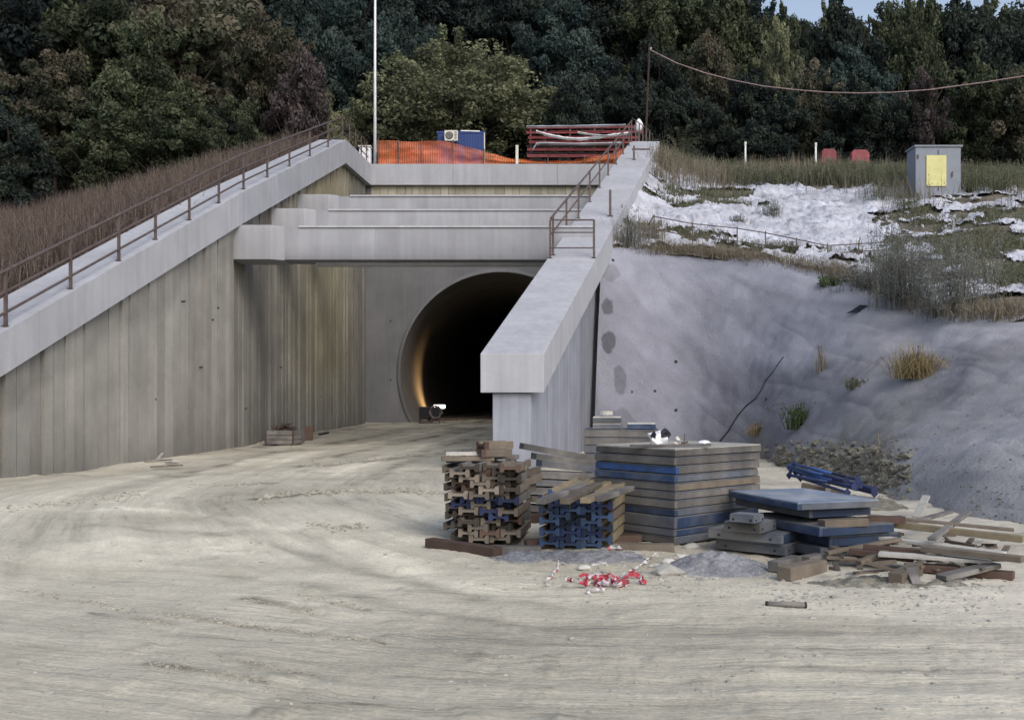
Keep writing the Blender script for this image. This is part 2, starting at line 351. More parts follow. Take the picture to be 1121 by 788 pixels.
def ground_flow(m):
    N = m.node_tree.nodes; L = m.node_tree.links; b = N['Principled BSDF']
    def ramp(src, c0, c1, lo, hi):
        r = N.new('ShaderNodeMapRange'); r.inputs[1].default_value = c0; r.inputs[2].default_value = c1; r.inputs[3].default_value = lo; r.inputs[4].default_value = hi; L.new(src, r.inputs[0]); return r.outputs[0]
    outs = []
    for nm, sets in (('flowA', ((1.5, .16), (5, .5), (17, 2))), ('flowB', ((1.6, .16), (6, .6), (24, 2.2)))):
        a = N.new('ShaderNodeAttribute'); a.attribute_name = nm; acc = None
        for (sx_, sy_), wgt in zip(sets, (.38, .36, .26)):
            mp = N.new('ShaderNodeMapping'); mp.inputs['Scale'].default_value = (sx_, sy_, 0); L.new(a.outputs['Vector'], mp.inputs['Vector'])
            t = N.new('ShaderNodeTexNoise'); t.inputs['Scale'].default_value = 1; t.inputs['Detail'].default_value = 4; t.inputs['Roughness'].default_value = .65; L.new(mp.outputs[0], t.inputs['Vector'])
            k = N.new('ShaderNodeMath'); k.operation = 'MULTIPLY'; k.inputs[1].default_value = wgt; L.new(t.outputs['Fac'], k.inputs[0])
            if acc is None: acc = k.outputs[0]
            else:
                ad = N.new('ShaderNodeMath'); ad.operation = 'ADD'; L.new(acc, ad.inputs[0]); L.new(k.outputs[0], ad.inputs[1]); acc = ad.outputs[0]
        outs.append((acc, a))
    sep = N.new('ShaderNodeSeparateXYZ'); L.new(outs[0][1].outputs['Vector'], sep.inputs[0])
    mx = N.new('ShaderNodeMix'); mx.data_type = 'FLOAT'; L.new(sep.outputs[2], mx.inputs[0]); L.new(outs[0][0], mx.inputs[2]); L.new(outs[1][0], mx.inputs[3]); fl = mx.outputs[0]
    # dark damp lines and pale worn lines
    v0 = ramp(fl, .39, .48, .72, 1.0); v1 = ramp(fl, .5, .60, 1.0, 1.14)
    vm = N.new('ShaderNodeMath'); vm.operation = 'MULTIPLY'; L.new(v0, vm.inputs[0]); L.new(v1, vm.inputs[1]); v = vm.outputs[0]
    src = b.inputs['Base Color'].links[0].from_socket
    m2 = N.new('ShaderNodeMix'); m2.data_type = 'RGBA'; m2.blend_type = 'MULTIPLY'; m2.inputs[0].default_value = 1; L.new(src, m2.inputs[6])
    cc = N.new('ShaderNodeCombineColor'); [L.new(v, cc.inputs[i]) for i in range(3)]; L.new(cc.outputs[0], m2.inputs[7])
    # grit specks
    tc = N.new('ShaderNodeTexCoord'); vo = N.new('ShaderNodeTexVoronoi'); vo.inputs['Scale'].default_value = 26; L.new(tc.outputs['Object'], vo.inputs['Vector'])
    gn = N.new('ShaderNodeTexNoise'); gn.inputs['Scale'].default_value = 1.1; gn.inputs['Detail'].default_value = 5; L.new(tc.outputs['Object'], gn.inputs['Vector'])
    lim = ramp(gn.outputs['Fac'], .45, .65, .04, .26); lt = N.new('ShaderNodeMath'); lt.operation = 'LESS_THAN'; L.new(vo.outputs['Distance'], lt.inputs[0]); L.new(lim, lt.inputs[1])
    sc_ = ramp(vo.outputs['Color'], 0, 1, .45, 1.25); c3 = N.new('ShaderNodeCombineColor'); [L.new(sc_, c3.inputs[i]) for i in range(3)]
    m3 = N.new('ShaderNodeMix'); m3.data_type = 'RGBA'; m3.blend_type = 'MULTIPLY'; L.new(lt.outputs[0], m3.inputs[0]); L.new(m2.outputs[2], m3.inputs[6]); L.new(c3.outputs[0], m3.inputs[7])
    L.new(m3.outputs[2], b.inputs['Base Color'])
    old = b.inputs['Normal'].links[0].from_node
    bp_ = N.new('ShaderNodeBump'); bp_.inputs['Strength'].default_value = .9; bp_.inputs['Distance'].default_value = .05; L.new(fl, bp_.inputs['Height']); L.new(old.outputs[0], bp_.inputs['Normal'])
    b3 = N.new('ShaderNodeBump'); b3.inputs['Strength'].default_value = .5; b3.inputs['Distance'].default_value = .01; L.new(lt.outputs[0], b3.inputs['Height']); L.new(bp_.outputs[0], b3.inputs['Normal'])
    L.new(b3.outputs[0], b.inputs['Normal'])
ground_flow(M['ground'])

# ------------------------------------------------------------------ right bank (loft through real 3-D points)
def pt(px, py, d): return tuple(P(px, py, d))
def pz(px, z, d): return ((px-CX)*d/F, d, z)
def wz(d, z): return (XRo(d)-.22, d, z)
rows = [
 [wz(27.0, -.1), wz(27.5, 2.0), wz(28.1, 4.0), wz(29.0, 5.6), wz(33.5, 7.55), wz(39.5, 9.9), wz(46.5, 12.6), wz(61, 13.4)],
 [pz(700, -.1, 26.8), pt(700, 440, 27.3), pt(700, 350, 28.3), pt(702, 277, 29.5), pt(718, 243, 34), pt(734, 212, 40), pt(746, 188, 46.5), pz(765, 13.5, 61)],
 [pz(770, -.1, 26), pt(768, 440, 26.8), pt(770, 350, 27.8), pt(772, 282, 29), pt(775, 252, 33), pt(780, 220, 39), pt(785, 194, 46), pz(790, 13.2, 61)],
 [pz(832, -.1, 23.5), pt(838, 450, 24.3), pt(845, 370, 26), pt(850, 292, 27.8), pt(850, 262, 32), pt(850, 224, 38), pt(850, 196, 45), pz(850, 13, 61)],
 [pz(895, -.1, 18.5), pt(905, 470, 20.3), pt(915, 390, 23), pt(925, 307, 26), pt(925, 272, 30), pt(920, 226, 37), pt(915, 196, 44), pz(915, 13, 61)],
 [pz(975, -.1, 14.5), pt(985, 490, 16), pt(1000, 420, 19), pt(1003, 342, 23), pt(995, 285, 28), pt(985, 234, 35), pt(975, 198, 43), pz(975, 13, 61)],
 [pz(1060, -.1, 12.5), pt(1070, 500, 13.5), pt(1080, 430, 16), pt(1080, 350, 20), pt(1070, 290, 26), pt(1060, 238, 33), pt(1050, 200, 42), pz(1050, 13, 61)],
 [pz(1180, -.1, 11), pt(1190, 500, 12), pt(1200, 430, 14.5), pt(1200, 345, 19), pt(1190, 290, 25), pt(1170, 238, 32), pt(1150, 200, 41), pz(1150, 13, 61)],
 [pz(1550, -.1, 9), pt(1560, 500, 10), pt(1560, 430, 13), pt(1560, 345, 18), pt(1540, 290, 25), pt(1500, 238, 33), pt(1450, 200, 43), pz(1450, 13, 61)],
]
CP = np.array(rows)                                  # col, row, 3
def cr(Pn, t):                                       # Catmull-Rom along axis 0
    n = Pn.shape[0]; i = np.clip(np.floor(t).astype(int), 0, n-2); f = (t-i)[:, None, None]
    p0 = Pn[np.clip(i-1, 0, n-1)]; p1 = Pn[i]; p2 = Pn[i+1]; p3 = Pn[np.clip(i+2, 0, n-1)]
    return .5*((2*p1)+(-p0+p2)*f+(2*p0-5*p1+4*p2-p3)*f**2+(-p0+3*p1-3*p2+p3)*f**3)
def loft(us, vs):
    A = cr(CP, us); B = cr(np.transpose(A, (1, 0, 2)), vs)      # rows x cols x 3
    return B
us = np.linspace(0, 8, 520); vs = np.linspace(0, 3.06, 230)
S = loft(us, vs)
UU, VV = np.meshgrid(us, vs)
n1 = fbm(S[..., 0]*.55, S[..., 1]*.55, S[..., 2]*.55, seed=71, oct=4)
dv = np.gradient(S, axis=0); du = np.gradient(S, axis=1); NR = np.cross(du, dv); NR /= np.linalg.norm(NR, axis=-1, keepdims=True)+1e-9
ridge = np.abs(fbm(S[..., 0]*1.1+S[..., 2]*.8, S[..., 1]*.3, S[..., 2]*.35, seed=73, oct=3))
edge = np.clip(UU/.25, 0, 1)
S2 = S+NR*((.10*n1+.05*ridge)*edge)[..., None]
sx, sy, sz = S2[..., 0], S2[..., 1], S2[..., 2]
pxv = CX+F*sx/sy; pyv = HY-(sz-H)*F/sy
tt = np.ones(S.shape)
g = 1+.14*fbm(sx*.5, sy*.5, sz*.5, seed=75)+.05*fbm(sx*3, sy*3, sz*3, seed=76)
hi = np.clip((sz-3.6)/2.2, 0, 1); g *= 1+.18*hi
# streaks of clean wash down the bank, damp base
st = fbm((sx*.9+sy*.35)*1.4+sz*.9, sz*.12, seed=77, oct=3); g *= 1+.16*st*np.clip(UU-1.5, 0, 1)
rt = np.clip((UU-3.3)/1.2, 0, 1)
g *= 1+.16*np.clip(UU-4.2, 0, 1)*np.clip((4-sz)/3, 0, 1)
tt[..., 0] = g*(1+.06*rt); tt[..., 1] = g*(1+.035*rt); tt[..., 2] = g*(1-.06*rt)
lowmud = np.clip((1.5+.8*fbm(sx, sy, seed=79)-sz)/1.2, 0, 1)*np.clip(UU-2.0, 0, 1)*np.clip(5.6-UU, .35, 1)
for c, a in ((0, .08), (1, .09), (2, .2)): tt[..., c] *= 1-a*lowmud
def world_of(px, py):                                # nearest bank point seen there, to anchor stains in 3-D
    k = np.argmin((pxv-px)**2+(pyv-py)**2); return S2.reshape(-1, 3)[k]
for (px, py, rw, rh, a) in ((666, 338, .22, .30, .52), (666, 375, .19, .30, .55), (679, 415, .16, .36, .35), (668, 300, .25, .3, .25), (672, 470, .5, .5, .25)):
    c = world_of(px, py)
    q = ((sx-c[0])/rw)**2+((sz-c[2])/rh)**2+.75*fbm(sx*3.2, sz*3.2, seed=81, oct=4)+((sy-c[1])/1.2)**2
    k = 1-a*np.clip((1.25-q)/.35, 0, 1); tt *= k[..., None]
shot = grid_mesh('shotcrete_slope', S2, M['shot'], tt); tag(shot, kind='structure')
bvh_s = BVHTree.FromPolygons([tuple(v) for v in S2.reshape(-1, 3)[:]], [(r*520+c, r*520+c+1, (r+1)*520+c+1, (r+1)*520+c) for r in range(0, 229) for c in range(519)])
# crack and small drain holes
def cast(px, py, bvh):
    o = Vector((0, 0, H)); d = (P(px, py, 10)-o).normalized()
    h = bvh.ray_cast(o, d)
    return (h[0], h[1]) if h[0] is not None else (P(px, py, 24), Vector((0, -1, 0)))
mb = MB()
cr_pts = []
for i, (px, py) in enumerate([(858, 391), (853, 398), (846, 408), (838, 418), (834, 427), (828, 436), (818, 444), (808, 455), (803, 464), (797, 473), (789, 483)]):
    p, n = cast(px+random.uniform(-.5, .5), py, bvh_s); cr_pts.append(p+n*(.012 if n.y < 0 else -.012))
mb.tube(cr_pts, .012, 5, r2=.028)
mb.build('crack', M['crackm'], shot)
mb = MB()
for px, py, r in ((740, 396, .05), (717, 428, .035), (740, 449, .045), (692, 429, .03), (839, 437, .04), (671, 245+40, .05)):
    p, n = cast(px, py, bvh_s); n = n if n.y < 0 else -n
    mb.tube([p-n*.01, p+n*.015], r, 9)
mb.build('drain_hole', M['crackm'], shot)

us2 = np.linspace(0, 8, 300); vs2 = np.linspace(2.98, 7, 240)
Tt = loft(us2, vs2); U2, V2 = np.meshgrid(us2, vs2)
Tt[..., 2] += .12*fbm(Tt[..., 0]*.8, Tt[..., 1]*.8, seed=83)*np.clip(U2/.4, 0, 1)+.0
terr = grid_mesh('terrace_ground', Tt, M['soil']); tag(terr, kind='structure')
def terr_pt(u, v):
    q = loft(np.array([float(u)]), np.array([float(v)]))[0, 0]; return Vector(q)
bvh_t = BVHTree.FromPolygons([tuple(v) for v in Tt.reshape(-1, 3)], [(r*300+c, r*300+c+1, (r+1)*300+c+1, (r+1)*300+c) for r in range(239) for c in range(299)])
def drop(bvh, x, y, z0=60):
    h = bvh.ray_cast(Vector((x, y, z0)), Vector((0, 0, -1)))
    return h[0]
# white sheeting
us3 = np.linspace(.02, 7.2, 760); vs3 = np.linspace(3.07, 6.02, 300)
W = loft(us3, vs3); U3, V3 = np.meshgrid(us3, vs3)
x, y = W[..., 0], W[..., 1]
wr = .10*np.abs(fbm(x*1.1, y*.9, seed=91, oct=3))+.09*np.abs(fbm(x*3.1+.7*y, y*2.2, seed=92, oct=4))+.12*fbm(x*.8, y*.8, seed=83)*np.clip(U3/.4, 0, 1)
W[..., 2] += wr+.03
mask = fbm(x*.38, y*.5, seed=95, oct=5)+.62*fbm(x*1.9, y*1.5, seed=96, oct=4)
thr = .54+.0*x
thr -= .55*np.clip((V3-5.0)/1.0, 0, 1)*np.clip(U3-.6, 0, 1)
thr -= .12*np.clip(U3-2.3, 0, 1)-.0
thr -= .5*np.clip((U3-4.8)/1.0, 0, 1)*np.clip((5.0-V3), 0, 1)
thr -= .6*np.clip((3.2-V3)/.12, 0, 1)*np.clip(U3-.9, 0, 1)
keep = (mask < thr)
tw = 1+.14*fbm(x*1.5, y*1.5, seed=97)-.9*np.clip(mask-thr+.2, 0, .2)-.35*np.clip(fbm(x*6, y*5, seed=99, oct=3)-.35, 0, .8)-.25*np.clip(fbm(x*.9, y*2.4, seed=98, oct=4)-.15, 0, 1)
TW = np.stack([tw, tw, tw*1.01], -1)
sheet = grid_mesh('geotextile_sheet', W, M['sheet'], TW, keep=keep)
tag(sheet, 'crumpled white ground sheeting with weeds through it above the sprayed slope', 'ground sheet')

# ------------------------------------------------------------------ left bank and hillside
dd = np.concatenate([np.linspace(8, 44, 90), np.linspace(44.4, 64, 40)]); oo = np.concatenate([np.linspace(0, 12, 60), np.linspace(12.5, 90, 50)])
D_, O_ = np.meshgrid(dd, oo, indexing='ij')
X0 = np.vectorize(lambda d: XL(d)-1.0 if d < DP else XL(DP)-1.0)(D_); Z0 = np.interp(D_, [8, 16, 22.5, 28, 44, DP, 64], [-1.5, 1.85, 4.71, 7.12, 12.62, 13.0, 13.2])
def left_drop(o, d): return np.minimum(.26*o, 3.2)
ZLb = Z0-.4-left_drop(O_, D_)*np.clip((D_-20)/8, 0, 1)*np.clip((60-D_)/8, 0, 1)+.12*fbm(O_*.5, D_*.5, seed=101)*np.clip(O_/1.5, 0, 1)
ZLb = np.maximum(ZLb, -.3)
VL = np.stack([X0-O_, D_, ZLb], -1)
lb = grid_mesh('left_bank_ground', VL, M['soil']); tag(lb, kind='structure')
ncol = len(oo)
bvh_l = BVHTree.FromPolygons([tuple(v) for v in VL.reshape(-1, 3)], [(r*ncol+c, r*ncol+c+1, (r+1)*ncol+c+1, (r+1)*ncol+c) for r in range(len(dd)-1) for c in range(ncol-1)])
def hill_z(x, y):
    x = np.asarray(x, float); y = np.asarray(y, float)
    px = CX+F*x/np.maximum(y, 1)
    s = np.interp(px, [-200, 700, 860, 1300], [.46, .46, .22, .2])
    z = 13.1+s*np.clip(y-62, 0, np.interp(px, [700, 860], [75, 45]))+.3*fbm(x*.15, y*.15, seed=111)*np.clip((y-58)/6, 0, 1)
    return z
hx = np.linspace(-170, 190, 180); hy = np.concatenate([np.linspace(DP+.25, 64, 30), np.linspace(65, 240, 90)])
HX, HYY = np.meshgrid(hx, hy)
HZ = hill_z(HX, HYY)
# keep the plateau below the two banks where those cover it
HZ = np.where((HX > 7) & (HYY < 60.5), 8.0, HZ); HZ = np.where((HX < -8.6) & (HYY < 63), 6.0, HZ)
hs = grid_mesh('hillside', np.stack([HX, HYY, HZ], -1), M['dark_soil']); tag(hs, kind='structure')
pl = MB(); pl.hexa([(-8.3, DP+.4, 12.6), (7.4, DP+.4, 12.6), (7.4, 62.5, 12.6), (-8.3, 62.5, 12.6)], [(-8.3, DP+.4, 13.11), (7.4, DP+.4, 13.11), (7.4, 62.5, 13.3), (-8.3, 62.5, 13.3)])
tag(pl.build('plateau_ground', M['soil']), kind='structure')

# ------------------------------------------------------------------ concrete works
def strips(mb, path, ztop, zbot, wmin, wmax, outward, dep=.35, tintf=None, jit=.03, nz=12, gap=.012):
    """vertical board-marked ribs along a plan path; outward: side the face looks to (+1 = +x side of travel)"""
    L = [0]
    for a, b in zip(path[:-1], path[1:]): L.append(L[-1]+math.dist(a, b))
    tot = L[-1]; s = 0
    def at(s):
        s = min(max(s, 0), tot)
        for i in range(len(path)-1):
            if s <= L[i+1] or i == len(path)-2:
                f = (s-L[i])/(L[i+1]-L[i]); a, b = path[i], path[i+1]
                dx, dy = (b[0]-a[0])/(L[i+1]-L[i]), (b[1]-a[1])/(L[i+1]-L[i])
                return (lerp(a[0], b[0], f), lerp(a[1], b[1], f)), (dy*outward, -dx*outward)
    while s < tot-.01:
        w = random.uniform(wmin, wmax); e = min(s+w, tot)
        (p, n), (q, n2) = at(s+gap), at(e-gap)
        o = random.uniform(0, jit); r = random.random()
        zs = np.linspace(0, 1, nz+1)
        vsl = []; ts = []
        for f in zs:
            for (c, nn, lo, hi) in ((p, n, zbot, ztop(p)), (q, n2, zbot, ztop(q))):
                z = lerp(lo, hi, f)
                vsl.append((c[0]+nn[0]*o, c[1]+nn[1]*o, z)); vsl.append((c[0]-nn[0]*dep, c[1]-nn[1]*dep, z))
                tn = tintf(c[0], c[1], z, r) if tintf else (1, 1, 1); ts += [tn, tn]
        fs = []
        for k in range(nz):
            a = k*4; b = a+4
            fs += [(a, a+2, b+2, b), (a+2, a+3, b+3, b+2), (a+3, a+1, b+1, b+3), (a+1, a, b, b+1)]
        fs += [(nz*4, nz*4+2, nz*4+3, nz*4+1)]
        mb.add(vsl, fs, ts); s = e
# --- left wing wall
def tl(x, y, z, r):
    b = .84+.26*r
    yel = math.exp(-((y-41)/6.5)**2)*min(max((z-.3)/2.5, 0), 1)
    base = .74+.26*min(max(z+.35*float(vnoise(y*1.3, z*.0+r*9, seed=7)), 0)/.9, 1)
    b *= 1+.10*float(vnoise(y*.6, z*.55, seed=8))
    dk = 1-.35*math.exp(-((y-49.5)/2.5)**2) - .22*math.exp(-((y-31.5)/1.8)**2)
    b *= base*dk*(1.0 if y < 28 else .86)  # last factor paints the shade under the struts onto the inner wall
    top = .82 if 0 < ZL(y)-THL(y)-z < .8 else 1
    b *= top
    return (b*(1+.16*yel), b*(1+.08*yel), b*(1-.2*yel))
lw = empty('wing_wall', (-8.6, 22, 0), 'tall grey board-marked wall with sloping light coping left of the tunnel', 'retaining wall')
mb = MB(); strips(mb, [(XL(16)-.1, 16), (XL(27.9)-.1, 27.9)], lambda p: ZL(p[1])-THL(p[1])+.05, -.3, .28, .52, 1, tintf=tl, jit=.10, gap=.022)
mb.build('outer_wall', M['conc_wall'], lw)
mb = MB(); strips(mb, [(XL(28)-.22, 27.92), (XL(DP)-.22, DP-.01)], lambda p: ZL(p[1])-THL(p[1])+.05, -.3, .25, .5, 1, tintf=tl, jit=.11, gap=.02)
mb.build('inner_wall', M['conc_wall'], lw)
def coping(mb, inner, outer, top, th, stations, tb=.04):
    for a, b in zip(stations[:-1], stations[1:]):
        a2, b2 = a+.006, b-.006
        tn = random.uniform(1-tb, 1+tb)
        def sec(d):
            z = top(d); t = th(d)
            return [Vector((inner(d), d, z-t)), Vector((outer(d), d, z-t)), Vector((outer(d), d, z)), Vector((inner(d), d, z))]
        n = max(1, int((b-a)/1.5)); ks = [lerp(a2, b2, i/n) for i in range(n+1)]
        for k0, k1 in zip(ks[:-1], ks[1:]): mb.hexa(sec(k0), sec(k1), (tn, tn, tn))
mb = MB()
coping(mb, lambda d: XL(d)+.1, lambda d: XL(d)-1.05, ZL, THL, [16, 20.2, 24.1, 28, 32, 36, 40, 44, 47.6, DP-.35])
c = mb.build('coping', M['conc'], lw)
# --- headwall with the round opening
hw = empty('portal_headwall', (-.58, DP, 0), 'flat dark concrete headwall around the round tunnel mouth', 'tunnel portal')
cxh, czh, RR = -.58, 2.57, 5.13
x0, x1, z1 = XL(DP)-.25, 6.35, 12.2
th0 = -math.asin(min(1, (czh+.3)/RR)); ths = list(np.linspace(th0, math.pi-th0, 73))
for cxx, czz in ((x0, z1), (x1, z1), (x0, -.3), (x1, -.3)): ths.append(math.atan2(czz-czh, cxx-cxh))
ths = [t if t > th0-1e-6 else t+2*math.pi for t in ths]; ths = sorted(t for t in ths if th0 <= t <= math.pi-th0)
def outp(t):
    c, s = math.cos(t), math.sin(t); k = 1e9
    if c > 1e-6: k = min(k, (x1-cxh)/c)
    if c < -1e-6: k = min(k, (x0-cxh)/c)
    if s > 1e-6: k = min(k, (z1-czh)/s)
    return (cxh+c*k, czh+s*k)
mb = MB(); vsx = []; fs = []
for t_ in ths:
    ox, oz = outp(t_); vsx += [(cxh+RR*math.cos(t_), DP, czh+RR*math.sin(t_)), (ox, DP, max(oz, -2))]
for i in range(len(ths)-1): fs.append((i*2, i*2+1, i*2+3, i*2+2))
mb.add(vsx, fs)
mb.build('face', M['conc_dark'], hw)
mb = MB(); strips(mb, [(x1-.02, DP-.03), (x0+.3, DP-.03)], lambda p: 12.2, 9.6, .3, .6, -1, dep=.05, tintf=lambda x, y, z, r: (.95+.4*r, .93+.4*r, .78+.36*r), jit=.03, nz=2)
mb.build('ribbed_band', M['conc_wall'], hw)
mb = MB()
xs = [XL(DP)-.6, -3.0, 2.3, 7.0]
for a, b in zip(xs[:-1], xs[1:]):
    tn = random.uniform(.93, 1.0); mb.box(((a+b)/2, DP+.15, 12.62), (b-a-.012, .9, 1.06), None, (tn, tn, tn))
mb.build('capping_beam', M['conc'], hw)
# lining
tn = empty('tunnel_lining', (cxh, DP+1, 0), 'dim round concrete tunnel lining lit warm at its lower left', 'tunnel')
mb = MB(); rings = []; seg = 56
dsl = [DP-.04, DP+.5]+list(np.linspace(DP+1.2, DP+75, 26)); vsx = []; fs = []
for k, d in enumerate(dsl):
    cu = .0022*max(0, d-DP)**2
    for j in range(seg+1):
        a = th0-.05+(math.pi-2*th0+.1)*j/seg; rr = RR+(.02 if k == 0 else (-.0 if k == 1 else -.04))
        vsx.append((cxh+cu+rr*math.cos(a), d, czh+rr*math.sin(a)))
for k in range(len(dsl)-1):
    for j in range(seg): b = k*(seg+1)+j; fs.append((b, b+seg+1, b+seg+2, b+1))
mb.add(vsx, fs)
e = [((cxh+.0022*75**2)+RR*1.1*math.cos(a), DP+75.2, czh+RR*1.1*math.sin(a)) for a in np.linspace(0, 2*math.pi, 24, endpoint=False)]
mb.add(e, [tuple(range(24))])
mb.build('lining', M['lining'], tn, smooth=True)
mb = MB(); vsx = []; fs = []
for k, (d, rr) in enumerate(((DP-.06, RR+.0), (DP-.06, RR+.16), (DP+.02, RR+.18))):
    for j in range(seg+1):
        a = th0+(math.pi-2*th0)*j/seg; vsx.append((cxh+rr*math.cos(a), d, czh+rr*math.sin(a)))
for k in range(2):
    for j in range(seg): b = k*(seg+1)+j; fs.append((b, b+1, b+seg+2, b+seg+1))
mb.add(vsx, fs); mb.build('mouth_collar', M['conc_dark'], tn, smooth=True)
# holes/bolts beside mouth on left
mb = MB()
for (px, py) in ((274, 447), (171, 437), (203, 330), (240, 337), (234, 350), (355, 434), (312, 402), (222, 402)):
    lo, hi_ = 20.0, 50.0                              # where that sight line meets the wall plane
    for _ in range(40):
        mid = (lo+hi_)/2
        if (px-CX)*mid/F > XL(mid): lo = mid
        else: hi_ = mid
    d = lo; z = H+(HY-py)*d/F; x_ = XL(d)-.1+(.0 if d < 28 else -.1); m2 = MB(); m2.tube([(x_-.02, d, z), (x_+.1, d, z)], .022, 8); m2.build('tie_hole', M['crackm'], lw)
for x_, z in ((-6.2, 2.2), (-6.2, 5.2), (-6.2, 8.2), (-3.4, 8.6), (3.0, 8.7), (5.4, 7.5)):
    m2 = MB(); m2.tube([(x_, DP+.02, z), (x_, DP-.012, z)], .05, 8); m2.build('tie_hole', M['crackm'], hw)
# --- struts
def strut(d, ztop, h, xr, label, i):
    e = empty('concrete_strut', (XL(d), d, ztop-h), label, 'concrete beam', 'concrete struts across the cutting')
    mb = MB(); a = XL(d)+1.05; s = [a, lerp(a, xr, .31), lerp(a, xr, .56), xr]
    for p, q in zip(s[:-1], s[1:]):
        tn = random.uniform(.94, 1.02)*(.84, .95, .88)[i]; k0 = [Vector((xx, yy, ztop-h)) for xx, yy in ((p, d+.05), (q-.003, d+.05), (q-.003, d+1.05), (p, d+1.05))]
        lv = [0, .18, .5, .86, 1]; tv = [.62, .8, .95, 1.0, 1.02]  # painted shade: beam tint darkens toward the underside to set the struts apart
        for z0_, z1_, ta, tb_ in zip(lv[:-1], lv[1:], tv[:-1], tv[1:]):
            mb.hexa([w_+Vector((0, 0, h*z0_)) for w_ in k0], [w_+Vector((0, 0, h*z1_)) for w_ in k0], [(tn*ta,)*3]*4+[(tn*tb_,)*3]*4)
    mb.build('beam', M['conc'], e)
    mb = MB(); mb.box(((a+xr)/2+.3, d+.53, ztop+.022), (xr-a-.6, 1.06, .05), None, (1.12, 1.12, 1.12)); mb.build('shadow_line_lip', M['conc'], e)  # added lip, lightened, to give the strut a bright edge and shadow line
    mb = MB(); x_ = XL(d)-.35
    lo = [Vector(p) for p in ((x_, d-.2, ztop-h-.02), (x_+1.25, d-.2, ztop-h-.02), (x_+1.6, d+.04, ztop-h-.02), (x_+1.6, d+1.05, ztop-h-.02), (x_, d+1.05, ztop-h-.02))]
    up = [p+Vector((0, 0, h+.05)) for p in lo]
    mb.add(lo+up, [(4, 3, 2, 1, 0), (5, 6, 7, 8, 9)]+[(k, (k+1) % 5, (k+1) % 5+5, k+5) for k in range(5)], [((.70, .82, .72)[i],)*3]*5+[((.88, .97, .9)[i],)*3]*5)  # end block tint carries the same painted shade, darker below
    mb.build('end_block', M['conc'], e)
    if i == 0:
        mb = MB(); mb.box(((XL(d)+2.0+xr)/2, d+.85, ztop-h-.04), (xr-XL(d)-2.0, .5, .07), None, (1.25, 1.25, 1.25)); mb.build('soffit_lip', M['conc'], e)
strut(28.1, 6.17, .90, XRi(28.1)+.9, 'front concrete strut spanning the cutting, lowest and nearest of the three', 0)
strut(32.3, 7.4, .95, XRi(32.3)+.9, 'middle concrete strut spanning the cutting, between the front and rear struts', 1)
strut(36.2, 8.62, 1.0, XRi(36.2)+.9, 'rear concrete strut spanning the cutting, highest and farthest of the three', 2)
# --- right wing wall: pier, coping
rw = empty('pier_wing_wall', (0, RF, 0), 'light concrete wing wall with broad sloping coping and square pier end right of the tunnel', 'retaining wall')
def tr_(x, y, z, r): b = .92+.14*r; return (b, b, b*1.01)
mb = MB(); wi = lambda d: XRi(d)+.2; wo = lambda d: XRo(d)-.27
zt = lambda d: ZR(d)-.8
mb.hexa([(wi(RF+.12), RF+.12, -.3), (wo(RF+.12), RF+.12, -.3), (wo(RF+.12), RF+.12, zt(RF+.12)), (wi(RF+.12), RF+.12, zt(RF+.12))],
        [(wi(RF+1.4), RF+1.4, -.3), (wo(RF+1.4), RF+1.4, -.3), (wo(RF+1.4), RF+1.4, zt(RF+1.4)), (wi(RF+1.4), RF+1.4, zt(RF+1.4))])
mb.build('pier', M['conc_pier'], rw, bevel=.02)
mb = MB(); strips(mb, [(wo(RF+1.41), RF+1.41), (wo(24.9), 24.9)], lambda p: zt(p[1]), -.3, .25, .5, 1, dep=.4, tintf=tr_, jit=.012, gap=.003)
mb.build('outer_face', M['conc_pier'], rw)
mb = MB(); strips(mb, [(wo(24.95)-.12, 24.95), (wo(RB)-.12, RB)], lambda p: zt(p[1]), -.3, .5, .9, 1, dep=.4, tintf=lambda x, y, z, r: (.72+.1*r, .71+.1*r, .69+.1*r), jit=.02)
mb.build('buried_face', M['conc_pier'], rw)
mb = MB(); strips(mb, [(wi(DP)-.0, DP-.02), (wi(RF+1.41), RF+1.41)], lambda p: (ZR(p[1])-.82), -.3, .3, .6, 1, dep=.3, tintf=tr_, jit=.02)
mb.build('inner_face', M['conc_wall'], rw)
mb = MB(); mbt = lambda d: .74+.3*(d-RF)/(RB-RF)
coping(mb, lambda d: XRi(min(d, RB)) + (0 if d <= RB else (d-RB)*.11), lambda d: XRo(min(d, RB))+(0 if d <= RB else (d-RB)*.1), ZR, mbt, [RF, 22.6, 25.75, 30.5, 35, 39.5, 43.2, RB, DP-.35], .03)
mb.build('coping', M['conc'], rw, bevel=.012)
mb = MB(); a, b = 43.9, 43.98
mb.bar((XRi(a)+.35, a, ZR(a)+.03), (XRo(a)-.2, a, ZR(a)+.03), .08, .07); mb.build('joint_angle', M['steel'], rw)

